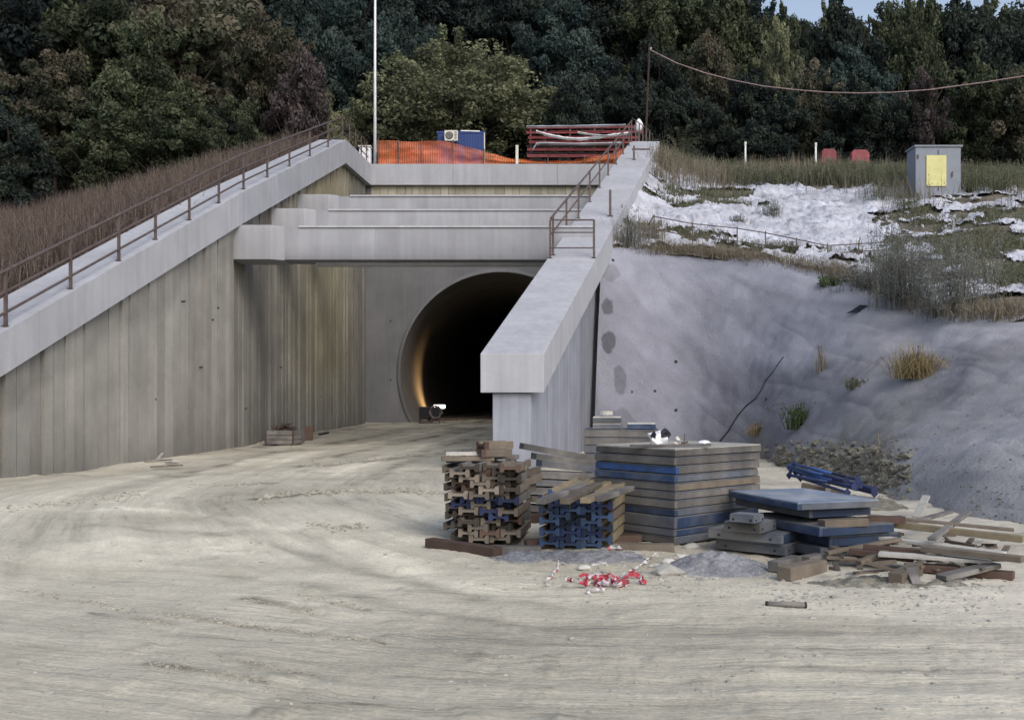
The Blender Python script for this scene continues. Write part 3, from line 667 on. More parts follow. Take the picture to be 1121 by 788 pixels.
# --- railings
def railing(name, pts, heights, posts, label, group, r=.032, extra=None):
    """pts: polyline on the coping; posts: parameter points on it"""
    e = empty(name, pts[0], label, 'railing', group)
    for k, h in enumerate(heights):
        mb = MB(); mb.tube([Vector(p)+Vector((0, 0, h)) for p in pts], r if k == 0 else r*.8, 6)
        mb.build('rail', M['steel'], e)
    for p in posts:
        p = Vector(p); mb = MB(); mb.bar(p-Vector((0, 0, .03)), p+Vector((0, 0, heights[0])), .055, .055); po = mb.build('post', M['steel'], e)
        mb = MB(); mb.box(p+Vector((0, 0, .008)), (.11, .11, .016)); mb.build('base_plate', M['steel'], po)
    return e
lp = lambda d: (XL(d)-.03, d, ZL(d))
railing('guard_railing', [lp(d) for d in (16.2, 22.5, 28, 36, 44)], (1.0, .62, .25), [lp(d) for d in (18.0, 20.0, 21.8, 23.4, 25.1, 26.8, 28.6, 31.2, 34.1, 37.3, 40.7, 43.9)],
        'rusty three-bar railing climbing the sloping coping of the left wall', 'railings on the copings')
railing('guard_railing', [lp(44.05), lp(47.5), lp(50.9)], (1.05, .7, .35), [lp(d) for d in (45.6, 47.2, 48.8, 50.4)],
        'short level dark railing between the left wall peak and the white mast', 'railings on the copings')
rp = lambda d, o=.22: (XRi(d)+o, d, ZR(d))
railing('guard_railing', [rp(26.0, .06), rp(46.3, .1)], (1.0, .58), [rp(d, .08) for d in (26.2, 28.3, 30.5, 32.9, 35.3, 37.7, 40.2, 42.8, 45.2, 46.3)],
        'long rusty railing climbing the inner edge of the right coping', 'railings on the copings')
d0 = 25.9; a = Vector((XRi(d0)+.06, d0, ZR(d0))); b = Vector((XRo(d0)-.05, d0, ZR(d0)))
railing('guard_railing', [a, b], (.98, .66, .26), [a, b], 'short dark cross railing closing the landing on the right coping', 'railings on the copings', .022)
a = Vector((XRi(46.4)+.1, 46.4, 13.17)); b = Vector((XRo(46.4)-.15, 48.6, 13.17))
railing('guard_railing', [a, b], (1.05, .6), [a.lerp(b, k/5) for k in range(1, 6)], 'short railing across the top end of the right coping', 'railings on the copings', .022)
for (px, y1, y0, lab) in ((668, 237, 208, 'lone dark steel stub post halfway up the right coping'), (694, 175, 160, 'short steel stub post near the top of the right coping')):
    d = 25
    for _ in range(30):
        zz = ZR(d); d = (zz-H)*F/(HY-y1)
        if d > RB: d = RB-.5; break
    d = {668: 34.0, 694: 43.5}[px]
    # solve the coping point seen at row y1
    lo, hi_ = 20.0, RB
    for _ in range(40):
        mid = (lo+hi_)/2
        if HY-(ZR(mid)-H)*F/mid > y1: lo = mid
        else: hi_ = mid
    d = lo; p = Vector(((px-CX)*d/F, d, ZR(d)))
    e = empty('stub_post', p, lab, 'post', 'stub posts on the right coping')
    mb = MB(); mb.bar(p-Vector((0, 0, .02)), p+Vector((0, 0, (y1-y0)*d/F)), .07, .07); mb.build('post_shaft', M['steel'], e)
    mb = MB(); mb.box(p+Vector((0, 0, .01)), (.16, .16, .02)); mb.build('base_plate', M['steel'], e)

# ------------------------------------------------------------------ things on the plateau
e = empty('mast', P(410.5, 176, DP+.9), 'tall slender white mast rising behind the orange netting', 'mast')
bp = Vector(((410.5-CX)*(DP+.9)/F, DP+.9, 13.1))
mb = MB(); mb.tube([bp, bp+Vector((0, 0, 5)), bp+Vector((.02, 0, 12.5))], .085, 10, r2=.05); mb.build('pole', M['white'], e, smooth=True)
mb = MB(); mb.tube([bp, bp+Vector((0, 0, .08))], .22, 10); mb.build('base_plate', M['steel'], e)
mb = MB(); mb.tube([bp+Vector((.02, 0, 12.5)), bp+Vector((.02, 0, 12.62))], .09, 10); mb.build('finial', M['steel'], e)
# white cabinet by the rail
e = empty('site_cabinet', ((399-CX)*54/F, 54, 13.1), 'white box cabinet half hidden behind the level left railing', 'cabinet')
mb = MB(); mb.box(((399-CX)*54/F, 54.3, 13.95), (.62, .5, 1.6)); mb.build('body', M['white'], e, bevel=.05)
mb = MB(); mb.box(((399-CX)*54/F, 54.3, 14.8), (.7, .58, .08)); mb.build('lid', M['cream'], e, bevel=.02)
# orange netting
nt = empty('safety_netting', (-7, DP+.1, 13.15), 'sagging orange plastic safety netting along the capping beam', 'safety netting')
xs = np.linspace((412-CX)*51.2/F, (692-CX)*51.2/F, 220)
pxn = CX+xs*F/51.2
ytop = np.interp(pxn, [412, 440, 482, 500, 530, 560, 590, 620, 655, 675, 692], [152.5, 154, 153, 156, 165, 172, 175, 175, 170, 166, 158])+.6*vnoise(pxn*.12, pxn*0, seed=121)
VN = np.zeros((14, 220, 3)); TN = np.ones((14, 220, 3))
for k in range(14):
    f = k/13; zt_ = H+(HY-ytop)*51.2/F
    VN[k, :, 0] = xs+.04*vnoise(xs*3, xs*0+f*3, seed=122); VN[k, :, 1] = DP+.15+.10*fbm(xs*.9, xs*0+f*2.5, seed=123)+.05*math.sin(f*9)
    VN[k, :, 2] = 13.17+(zt_-13.17)*f
    b = .8+.35*fbm(xs*.6, xs*0+f*5, seed=124)*1.0; b = np.clip(b, .55, 1.4); b = b*(1.25 if k in (0, 13, 7) else 1)
    TN[k, :, 0] = b; TN[k, :, 1] = b; TN[k, :, 2] = b*np.interp(pxn, [412, 470, 520, 560], [1.0, 1.6, 1.2, .8])
o = grid_mesh('netting', VN, M['net'], TN, parent=nt); 
o.location = -Vector(nt.location)
for px, top in ((414, 152), (436, 154), (462, 153), (496, 154), (530, 164), (566, 160), (600, 174), (640, 171), (672, 166)):
    d = 51.3; mb = MB(); x_ = (px-CX)*d/F; mb.bar((x_, d, 13.13), (x_, d, H+(HY-top+1)*d/F), .045 if px != 566 else .14, .04)
    mb.build('stake', M['cream'] if px == 566 else M['steel'], nt)
# blue site cabin with cooling unit
cb = empty('site_cabin', ((505-CX)*58/F, 58, 13.2), 'low blue steel site cabin behind the orange netting', 'site cabin')
xa, xb = (479-CX)*58/F, (530-CX)*58/F; ztp = H+(HY-146)*58/F
mb = MB(); mb.box(((xa+xb)/2, 59.2, (13.2+ztp)/2), (xb-xa, 2.4, ztp-13.2))
for k in range(16):
    mb.box((xa+.1+(xb-xa-.2)*k/15, 57.98, (13.3+ztp)/2), (.07, .05, ztp-13.5))
mb.build('body', M['cabinblue'], cb)
mb = MB(); mb.box(((xa+xb)/2, 59.2, ztp+.05), (xb-xa+.12, 2.5, .1)); mb.build('roof', M['cabinblue'], cb)
mb = MB(); mb.bar(((xa+xb)/2+.0, 57.95, ztp+.13), (xb-.25, 57.95, ztp+.10), .05, .06); mb.build('roof_rail', M['white'], cb)
mb = MB(); mb.bar((xb+.02, 57.95, 13.3), (xb+.02, 57.95, ztp), .06, .06); mb.build('corner_post', M['cream'], cb)
ac = empty('cooling_unit', P(494, 155, 57.6), 'cream boxed cooling unit with round fan on the blue cabin', 'air conditioner')
p = P(494, 149.3, 57.6)
mb = MB(); mb.box(p, (.76, .35, .6)); cas = mb.build('casing', M['cream'], ac, bevel=.02)
mb = MB(); mb.tube([p+Vector((-.1, -.175, 0)), p+Vector((-.1, -.2, 0))], .22, 16); fo = mb.build('fan_opening', M['black'], ac)
mb = MB()
for k in range(4): mb.tube([p+Vector((-.1+.055*(k)*math.cos(a), -.21, .055*k*math.sin(a))) for a in np.linspace(0, 2*math.pi, 17)], .009, 4)
mb.build('fan_grille', M['cream'], fo)
mb = MB()
for k in range(6): mb.box(p+Vector((.26, -.18, -.2+.08*k)), (.13, .02, .03))
mb.build('vent', M['black'], cas)
# red girders on a rack with white sheets
for i, (pa, ya, pb, yb, lab) in enumerate((
    (577, 140, 704, 139, 'top red steel girder of the stack behind the orange netting'),
    (576, 145.5, 704, 144.5, 'second red steel girder from the top behind the orange netting'),
    (578, 151, 700, 151, 'third red steel girder from the top behind the orange netting'),
    (579, 156, 700, 156, 'fourth red steel girder from the top behind the orange netting'),
    (577, 164, 690, 164, 'fifth red steel girder, just above the bottom one, behind the netting'),
    (577, 171, 690, 171, 'lowest red steel girder of the stack behind the orange netting'))):
    d = 56+.12*i; a, b = P(pa, ya, d), P(pb, yb, d); e = empty('steel_girder', a, lab, 'steel girder', 'red steel girders stacked behind the netting')
    mb = MB(); mb.bar(a, b, .08, .08); mb.bar(a+Vector((0, 0, .055)), b+Vector((0, 0, .055)), .16, .025, (1.6, 1.5, 1.5)); mb.bar(a-Vector((0, 0, .055)), b-Vector((0, 0, .055)), .16, .025)
    mb.build('beam', M['red'], e)
    for k in range(7):
        q = a.lerp(b, (k+.5)/7); mb = MB(); mb.box(q+Vector((0, -.09, 0)), (.05, .03, .08)); mb.build('stiffener', M['steel'], e)
rk = empty('storage_rack', P(640, 175, 56.8), 'dark steel rack frame holding the red girders', 'rack')
for px in (581, 597, 624, 651, 678, 699):
    a = P(px, 138, 56.9); mb = MB(); mb.bar((a.x, 56.9, 13.15), a, .09, .09); mb.build('upright', M['steel'], rk)
for yy in (160, 168):
    mb = MB(); mb.bar(P(576, yy, 56.95), P(702, yy, 56.95), .07, .07); mb.build('crossbar', M['steel'], rk)
def cloth(name, pts, w, m, label, cat, d=55.6):
    mb = MB(); pp = [P(px, py, d) for px, py in pts]
    q = []
    for i in range(len(pp)-1):
        for k in range(6): q.append(pp[i].lerp(pp[i+1], k/6))
    q.append(pp[-1])
    vs_ = []
    for i, p in enumerate(q):
        ww = w*(.8+.4*random.random())
        vs_ += [p+Vector((0, 0, ww/2)), p+Vector((0, -.12, .0)), p+Vector((0, 0, -ww/2))]
    n = len(q); fs_ = [(i*3+j, i*3+j+1, i*3+j+4, i*3+j+3) for i in range(n-1) for j in range(2)]
    mb.add(vs_, fs_); return tag(mb.build(name, m), label, cat)
cloth('white_sheet', [(587, 144), (600, 148), (618, 151.5), (636, 152.5), (655, 150.5), (672, 148), (690, 146)], .16, M['white'], 'long white sagging strip of sheeting across the red girders', 'sheet')
cloth('white_sheet', [(576, 139), (610, 138.5), (650, 138), (685, 137)], .12, M['sheet'], 'narrow white sheeting laid along the topmost red girder', 'sheet')
cloth('grey_pipe', [(583, 164), (587, 158), (592, 157), (630, 158), (682, 157)], .14, M['sheet'], 'pale bent pipe lying across the middle of the red girders', 'pipe')
cloth('white_sheet', [(632, 145), (650, 148), (668, 149)], .1, M['white'], 'short white strip of sheeting in the middle of the red girders', 'sheet', 55.5)
def blob(mb, c, r, seed, tint=(1, 1, 1), sub=2, amp=.25, fr=1.6):
    import bmesh
    bm = bmesh.new(); bmesh.ops.create_icosphere(bm, subdivisions=sub, radius=1)
    vv = np.array([v.co[:] for v in bm.verts]); n = 1+amp*fbm(vv[:, 0]*fr+seed*3.1, vv[:, 1]*fr, vv[:, 2]*fr, seed=seed, oct=3)
    vv = vv*n[:, None]*np.array(r)+np.array(c)
    mb.add([tuple(v) for v in vv], [tuple(v.index for v in f.verts) for f in bm.faces], tint); bm.free()
e = empty('bulk_bag', P(699, 150, 49), 'rounded white bag standing at the top end of the right coping', 'bag')
mb = MB(); blob(mb, P(699, 138, 49)+Vector((0, 0, 0)), (.2, .2, .34), 5); mb.build('bag_body', M['white'], e, smooth=True)
mb = MB(); mb.bar(P(699, 146, 49), Vector((P(699, 146, 49).x, 49, 13.1)), .08); mb.build('stand', M['steel'], e)
p = P(708, 150, 50.5); mb = MB(); blob(mb, (p.x, p.y, 13.55), (.25, .25, .5), 9); tag(mb.build('white_bundle', M['white'], smooth=True), 'low white bundle beside the rounded bag on the right coping end', 'bundle')
# wire pole and cable
a = Vector(((705-CX)*54/F, 54, 13.0)); b = P(711, 48, 54)
e = empty('utility_pole', a, 'thin leaning timber pole carrying the overhead cable', 'pole')
mb = MB(); mb.tube([a, b], .07, 8, r2=.05); mb.build('pole', M['bark'], e)
mb = MB(); mb.tube([b+Vector((-.05, 0, -.3)), b+Vector((.12, 0, -.25))], .04, 6); mb.build('insulator', M['cream'], e)
kp = [(712, 55), (740, 69), (770, 79.5), (800, 87.5), (835, 94.5), (870, 98.5), (905, 101.3), (940, 102.2), (975, 101.5), (1017, 98.5), (1080, 90), (1180, 74)]
mb = MB(); mb.tube([P(x_, y_, lerp(54, 49, i/11)) for i, (x_, y_) in enumerate(kp)], .028, 5, tint=(3.2, 3.2, 3.4)); tag(mb.build('overhead_cable', M['steel']), 'thin pale overhead cable sagging in front of the dark forest', 'cable')
a = P(1180, 210, 49); a.z = 11.5; b = P(1180, 66, 49)
e = empty('utility_pole', a, 'upright timber pole at the far right end of the overhead cable', 'pole'); mb = MB(); mb.tube([a, b], .09, 8, r2=.06); mb.build('pole', M['bark'], e)
mb = MB(); mb.tube([b+Vector((-.15, 0, -.35)), b+Vector((.1, 0, -.35))], .04, 6); mb.build('insulator', M['cream'], e)
# grey cabinet with pale yellow panel on the terrace
p = P(1003, 214, 36.5); gz = drop(bvh_t, p.x+.6, p.y)
zb = gz.z-.1 if gz else 8.2; zt_ = H+(HY-161)*36.5/F
e = empty('switch_cabinet', (p.x, p.y, zb), 'grey blue steel cabinet with a pale yellow panel on the terrace', 'cabinet')
mb = MB(); mb.box((p.x+.8, p.y+.4, (max(zb, 8.3)+zt_)/2), (1.65, .8, zt_-max(zb, 8.3))); cab = mb.build('body', M['greycab'], e, bevel=.02)
mb = MB(); mb.box((p.x+.8, p.y-.012, (8.45+zt_-.1)/2+.2), (.012, .02, zt_-.1-8.9)); mb.build('door_seam', M['black'], cab)
for zz_ in (zt_-.35, zt_-1.75):
    mb = MB(); mb.box((p.x+.06, p.y-.02, zz_), (.05, .03, .14)); mb.build('hinge', M['steel'], cab)
mb = MB(); mb.bar((p.x+1.3, p.y-.04, zt_-.9), (p.x+1.3, p.y-.04, zt_-1.1), .03); mb.build('handle', M['steel'], cab)
mb = MB(); mb.box((p.x+.72, p.y-.02, zt_-.87), (.72, .035, 1.12)); mb.build('yellow_panel', M['yellow'], e)
mb = MB(); mb.box((p.x+.8, p.y+.4, zt_+.03), (1.75, .9, .06)); mb.build('lid', M['greycab'], e)
mb = MB(); mb.box((p.x+.8, p.y+.4, (zb+max(zb, 8.3))/2-.3), (1.5, .7, max(.1, max(zb, 8.3)-zb)+.7)); mb.build('plinth', M['conc'], e)
# red plastic barriers among the weeds
for px0, px1, y0, y1, lab in ((897, 916, 164, 178, 'faded red plastic barrier deep in the weeds, the lower one'), (929, 952, 165, 182, 'faded red plastic barrier in the weeds with rounded top, the larger one')):
    a, b = P(px0, y1, 50), P(px1, y0, 50); e = empty('plastic_barrier', (a.x, 50, a.z), lab, 'barrier', 'red plastic barriers in the weeds')
    mb = MB(); w = b.x-a.x; zz = a.z-.8; hh = b.z-zz
    prof = [(-.5, 0), (-.45, .35), (-.42, .9), (-.3, 1), (.3, 1), (.42, .9), (.45, .35), (.5, 0)]
    f_ = [Vector((a.x+w/2+w*u, 50-.2, zz+hh*v)) for u, v in prof]; g_ = [q+Vector((0, .4, 0)) for q in f_]
    mb.add(f_+g_, [tuple(range(8)), tuple(range(15, 7, -1))]+[(k, k+8, (k+1) % 8+8, (k+1) % 8) for k in range(8)]); mb.build('shell', M['red'], e, bevel=.03)
    mb = MB(); mb.box((a.x+w/2, 49.79, zz+hh*.62), (w*.5, .02, hh*.12)); mb.build('slot', M['steel'], e)
for px, y0, y1 in ((816, 156, 192), (893, 157, 182)):
    a, b = P(px, y1, 46), P(px, y0, 46); e = empty('marker_stake', a, 'thin white marker stake in the weeds, ' + ('nearer the tunnel' if px == 816 else 'beside the red barriers'), 'stake', 'white stakes on the terrace')
    mb = MB(); mb.bar(a-Vector((0, 0, .8)), b, .07); mb.build('stake_shaft', M['white'], e); mb = MB(); mb.bar(b-Vector((0, 0, .12)), b+Vector((0, 0, .02)), .09); mb.build('stake_cap', M['cream'], e)
# rebar fence along the crest
fe = empty('rebar_fence', P(716, 264, 30), 'low three-wire rusty steel fence along the crest of the sprayed slope', 'fence')
top = [(681, 226, 32), (716, 237, 30.5), (758, 245, 30), (807, 250, 30), (838, 255, 29.5), (872, 262, 29), (906, 269, 28.5), (940, 267, 28.5), (975, 265, 28.5)]
for dy, nm in ((0, 'rail'), (14, 'rail'), (27, 'rail')):
    mb = MB(); mb.tube([P(a, b+dy*(1 if a < 850 else .6), d) for a, b, d in top[1:]], .016, 5); mb.build(nm, M['steel'], fe)
for a, b, d in top[:-1]:
    q = P(a, b-2, d); g_ = drop(bvh_t, q.x, q.y, 30) or drop(bvh_s, q.x, q.y, 30); mb = MB(); mb.bar((q.x, q.y, (g_.z if g_ else q.z-1)-.1), q, .03); mb.build('post', M['steel'], fe)
mb = MB(); mb.bar(P(700, 262, 31), P(716, 236, 30.6), .03); mb.build('brace', M['steel'], fe)

# ------------------------------------------------------------------ vegetation
def leaf_cloud(mb, centre, rad, n, size, seedv, bright=1.0, flat=1.0):
    r = np.random.default_rng(seedv)
    d = r.normal(size=(n, 3)); d /= np.linalg.norm(d, axis=1)[:, None]
    rr = rad*(.55+.45*r.random(n))[:, None]; rr = rr*np.array([1, 1, flat])
    c = np.array(centre)+d*rr
    up = r.normal(size=(n, 3))*.9+d*1.0+np.array([0, 0, .4]); up /= np.linalg.norm(up, axis=1)[:, None]
    a = np.cross(up, r.normal(size=(n, 3))); a /= np.linalg.norm(a, axis=1)[:, None]; b = np.cross(up, a)
    s = size*(.6+.8*r.random(n))[:, None]
    q = np.stack([c-a*s, c+b*s*.55, c+a*s, c-b*s*.55], 1)
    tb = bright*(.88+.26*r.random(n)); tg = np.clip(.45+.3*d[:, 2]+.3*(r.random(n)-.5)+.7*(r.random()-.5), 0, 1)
    mb.append((q, tb, tg))
def leaves_obj(name, L, m, parent=None, extra=None):
    q = np.concatenate([l[0] for l in L]); tb = np.concatenate([l[1] for l in L]); tg = np.concatenate([l[2] for l in L])
    n = len(q); me = bpy.data.meshes.new(name)
    me.vertices.add(n*4); me.vertices.foreach_set('co', q.reshape(-1))
    me.loops.add(n*4); me.loops.foreach_set('vertex_index', np.arange(n*4)); me.polygons.add(n)
    me.polygons.foreach_set('loop_start', np.arange(n)*4)
    me.update(calc_edges=True); me.materials.append(m)
    at = me.color_attributes.new('tint', 'FLOAT_COLOR', 'POINT')
    c = np.ones((n*4, 4), np.float32); c[:, 0] = np.repeat(tb, 4); c[:, 1] = np.repeat(tg, 4)
    at.data.foreach_set('color', c.ravel())
    o = bpy.data.objects.new(name, me); COL.objects.link(o)
    if parent: o.parent = parent
    return o
def tree_proto(k, nclump=95, per=210, leaf=.0145, tall=1.0, low=.1):
    """unit tree: height 1, half-width .5"""
    r = np.random.default_rng(100+k)
    L = []
    lobes = [(0, 0, .5, .42)]*5+[(r.uniform(-.12, .12), r.uniform(-.12, .12), r.uniform(.35, .62), .34) for _ in range(4)] if k == 5 else [(r.uniform(-.2, .2), r.uniform(-.2, .2), r.uniform(.35, .8), r.uniform(.16, .3)) for _ in range(7)]+[(0, 0, .5, .33)]
    for i in range(nclump):
        lx, ly, lz, lr = lobes[r.integers(len(lobes))]
        d = r.normal(size=3); d /= np.linalg.norm(d)
        f = lr*(.55+.5*r.random())
        c = np.array([lx, ly, lz])+d*f*np.array([1, 1, .9]); c[2] = max(c[2], low+.05*r.random())
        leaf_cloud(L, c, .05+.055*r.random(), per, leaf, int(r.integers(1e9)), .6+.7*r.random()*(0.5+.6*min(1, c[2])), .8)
    # ragged outer sprays
    for i in range(26):
        lx, ly, lz, lr = lobes[r.integers(len(lobes))]; d = r.normal(size=3); d /= np.linalg.norm(d); d[2] = abs(d[2])*.8
        for s in np.linspace(.95, 1.25, 4): 
            c = np.array([lx, ly, lz])+d*lr*s; leaf_cloud(L, c, .024, 34, leaf*.9, int(r.integers(1e9)), .9+.4*r.random())
    pass
    root = bpy.data.objects.new('forest_tree', None); COL.objects.link(root)
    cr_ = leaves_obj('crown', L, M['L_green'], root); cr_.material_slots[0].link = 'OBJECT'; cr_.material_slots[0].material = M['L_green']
    mb = MB(); mb.tube([(0, 0, -.08), (.01, 0, .2), (0, .01, .45), (.02, 0, .8)], .018, 7, r2=.004)
    for i in range(9):
        a = i*2.4; z = .22+.05*i; mb.tube([(0, 0, z), (math.cos(a)*.12, math.sin(a)*.12, z+.08), (math.cos(a)*.25, math.sin(a)*.25, z+.2)], .008, 5, r2=.002)
    mb.build('trunk', M['bark'], root)
    return root
protos = [tree_proto(k) for k in range(5)]+[tree_proto(5, nclump=210, per=120, leaf=.011, low=.04)]
used = set()
WORDS = {}
LEAFN = {'olive': 'olive green', 'dark': 'dark green', 'teal': 'blue green', 'brown': 'browning', 'green': 'mid green', 'purple': 'purplish brown'}
trees = []
def tree(px, ptop, d, wpx, kind, name=None, label=None, pk=None):
    x_ = (px-CX)*d/F; z0 = float(hill_z(x_, d))
    if x_ < -9: z0 = 10.5+max(0, (d-58))*.45
    zt_ = H+(HY-ptop)*d/F; w = wpx*d/F; h = zt_-z0
    k = random.randrange(5) if pk is None else pk
    src = protos[k]
    o = src if k not in used else copy_tree(src); used.add(k)
    o.location = (x_, d, z0); o.rotation_euler = (0, 0, random.uniform(0, 6.28)); o.scale = (w*1.05, w*1.05, h*1.06)
    for ch in o.children:
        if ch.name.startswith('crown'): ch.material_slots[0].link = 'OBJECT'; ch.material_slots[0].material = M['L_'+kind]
    o['group'] = 'trees of the forest above the tunnel'; o['category'] = 'tree'
    if label: o['label'] = label
    trees.append((px, ptop, d, wpx, kind, o, label))
    return o
T_ = [ # px, top, depth, width px, leaf kind, label
 (500, 36, 65, 215, 'olive', 'rounded olive green tree standing alone behind the blue cabin'),
 (405, 92, 66, 105, 'olive', 'small olive green tree behind the white mast'),
 (215, -30, 70, 230, 'brown', 'broad browning tree filling the top left of the forest'),
 (300, 30, 66, 120, 'brown', 'browning tree beside the broad one, tapering toward the railing peak'),
 (165, 40, 64, 130, 'green', 'dull green tree above the left end of the reeds'),
 (318, 62, 61, 95, 'purple', 'purplish brown tree directly behind the railing peak'),
 (355, 95, 64, 90, 'olive', 'low olive tree between the purplish tree and the mast'),
 (190, 112, 60, 150, 'green', 'low green tree over the reeds, leftmost in the row'),
 (262, 118, 59.5, 110, 'green', 'low green tree over the reeds just left of the purplish tree'),
 (380, -25, 76, 170, 'teal', 'tall blue green tree behind the mast'),
 (345, 5, 73, 110, 'teal', 'blue green tree between the broad browning tree and the mast'),
 (445, 25, 72, 110, 'teal', 'blue green tree rising between the mast and the rounded olive tree'),
 (470, -40, 90, 160, 'dark', 'very dark tree in the gap above the rounded olive tree'),
 (560, -30, 80, 150, 'dark', 'tall dark tree just right above the rounded olive tree'),
 (605, 8, 74, 120, 'teal', 'blue green tree right of the rounded olive tree'),
 (650, -20, 78, 140, 'dark', 'tall dark tree above the red girders'),
 (662, 62, 68, 110, 'dark', 'shaded dark tree low behind the red girders'),
 (700, 5, 76, 120, 'green', 'mid green tree above the thin leaning pole'),
 (722, 40, 70, 90, 'dark', 'dark tree directly behind the thin leaning pole'),
 (750, -15, 82, 120, 'green', 'tall green tree right of the leaning pole'),
 (785, 42, 71, 75, 'brown', 'slim browning tree between the leaning pole and the green tree'),
 (765, 95, 66, 90, 'dark', 'low dark tree above the feathery plant'),
 (810, 8, 80, 120, 'green', 'green tree at the point where the sky begins'),
 (857, 40, 70, 62, 'olive', 'small bright olive crown in the middle of the right forest'),
 (850, 12, 84, 90, 'green', 'green tree with its top against the sky, left of three'),
 (830, 75, 68, 100, 'dark', 'dark spreading tree below the bright olive crown'),
 (895, 14, 82, 90, 'green', 'green tree with its top against the sky, middle of three'),
 (890, 85, 66, 85, 'brown', 'low browning tree behind the smaller red barrier'),
 (938, 3, 76, 105, 'dark', 'tall dark tree reaching highest against the sky on the right'),
 (985, 8, 79, 105, 'green', 'green tree with its top against the sky, right of three'),
 (950, 60, 69, 110, 'teal', 'blue green tree below the cable on the right'),
 (925, 100, 65, 110, 'dark', 'low dark tree above the larger red barrier'),
 (1012, 20, 73, 90, 'green', 'mid green tree above the grey cabinet'),
 (1015, 90, 63, 60, 'purple', 'low purplish brown tree behind the grey cabinet'),
 (968, 112, 64, 80, 'dark', 'low dark tree left behind the grey cabinet'),
 (1075, 10, 76, 120, 'dark', 'tall dark tree at the right edge of the forest'),
 (1060, 80, 66, 100, 'green', 'lower green tree right of the grey cabinet'),
 (1120, 70, 64, 110, 'brown', 'browning tree at the far right edge'),
 (90, -20, 68, 190, 'green', 'tall green tree left of the broad browning tree'),
 (60, 70, 62, 150, 'brown', 'lower browning tree at the far left'),
 (0, -20, 66, 200, 'dark', 'tall dark tree at the left edge of the forest'),
 (105, 118, 59.5, 120, 'green', 'low green tree over the reeds at the far left'),
 (10, 110, 58, 130, 'dark', 'low dark tree over the reeds at the left edge'),
 (700, 95, 65, 100, 'dark', 'low dark tree behind the rounded white bag'),
 (620, 90, 64, 90, 'dark', 'low dark tree beside the lower right of the rounded olive tree'),
 (840, 110, 64, 100, 'dark', 'low dark tree behind the weeds in mid terrace'),
 (430, 100, 66, 90, 'dark', 'low dark tree between the mast and the rounded olive tree'),
]
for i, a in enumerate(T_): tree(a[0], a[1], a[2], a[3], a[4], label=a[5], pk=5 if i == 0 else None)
# the deep wood behind: trees one cannot tell apart
bk = []
for i in range(58):
    px = -120+i*24+random.uniform(-10, 10); d = random.uniform(90, 104)
    ptop = random.uniform(-60, -20) if px < 790 else random.uniform(16, 26)
    o = tree(px, ptop, d, random.uniform(120, 160), random.choice(['dark', 'dark', 'teal', 'green']), label='dark tree deep in the wood, glimpsed between nearer crowns')
    o['group'] = 'deep wood trees behind the front rows'
for i in range(24):                                   # under-storey that closes the foot of the wood
    px = -60+i*52; o = tree(px, random.uniform(120, 138), random.uniform(68, 71), 95, 'dark', label='low shaded understorey tree at the foot of the wood')
    o['group'] = 'understorey trees at the foot of the wood'

def blades(name, pts, hmin, hmax, m, w=.02, per=5, lean=.35, spread=.12, leafy=0, bend=.3, seedv=1, ls=None):
    r = np.random.default_rng(seedv); p = np.repeat(np.array(pts, float).reshape(-1, 3), per, 0); n = len(p); ls = ls or w*3
    h = r.uniform(hmin, hmax, n); b = p+np.stack([r.normal(size=n)*spread, r.normal(size=n)*spread, np.full(n, -.05)], -1)
    a = r.uniform(0, 6.28, n); l = r.normal(size=n)*lean*h; dv_ = np.stack([np.cos(a)*l, np.sin(a)*l, 0*l], -1)
    fx = r.uniform(0, 6.28, n); ax = np.stack([np.cos(fx), np.sin(fx)*.5, 0*fx], -1)*w
    zc = lambda q: np.stack([0*q, 0*q, q], -1)
    m1 = b+dv_*.35+zc(h*.55); e = b+dv_+zc(h-bend*np.abs(l))
    t1 = r.uniform(.7, 1.25, n); g1 = r.random(n)
    Q = [np.stack([b-ax, b+ax, m1+ax*.7, m1-ax*.7], 1), np.stack([m1-ax*.7, m1+ax*.7, e+ax*.15, e-ax*.15], 1)]; TB = [t1*.8, t1]; TG = [g1, g1]
    for j in range(leafy):
        f = r.uniform(.2, 1, n)[:, None]; c = b+(e-b)*f; s = ls*r.uniform(.5, 1.3, n)[:, None]
        v = r.normal(size=(n, 3)); v /= np.linalg.norm(v, axis=1)[:, None]; u_ = np.cross(v, r.normal(size=(n, 3))); u_ /= np.linalg.norm(u_, axis=1)[:, None]
        Q.append(np.stack([c, c+v*s+u_*s*.35, c+v*s*2, c+v*s-u_*s*.35], 1)); TB.append(t1*r.uniform(.8, 1.3, n)); TG.append(r.random(n))
    return leaves_obj(name, [(q, t_, g_) for q, t_, g_ in zip(Q, TB, TG)], m)
# reeds on the left bank
pts = []
while len(pts) < 5200:
    d = random.uniform(17, 56); o_ = random.random()**1.4*26+.4
    x_ = XL(min(d, DP))-1.2-o_
    if x_/d < -.72: continue
    g_ = drop(bvh_l, x_, d)
    if g_: pts.append(tuple(g_))
tag(blades('reeds', pts, .35, 1.25, M['reed'], w=.014, per=11, lean=.32, spread=.28, seedv=3, leafy=2, ls=.03), 'brown dry reeds covering the bank behind the left railing', 'reeds', kind='stuff')
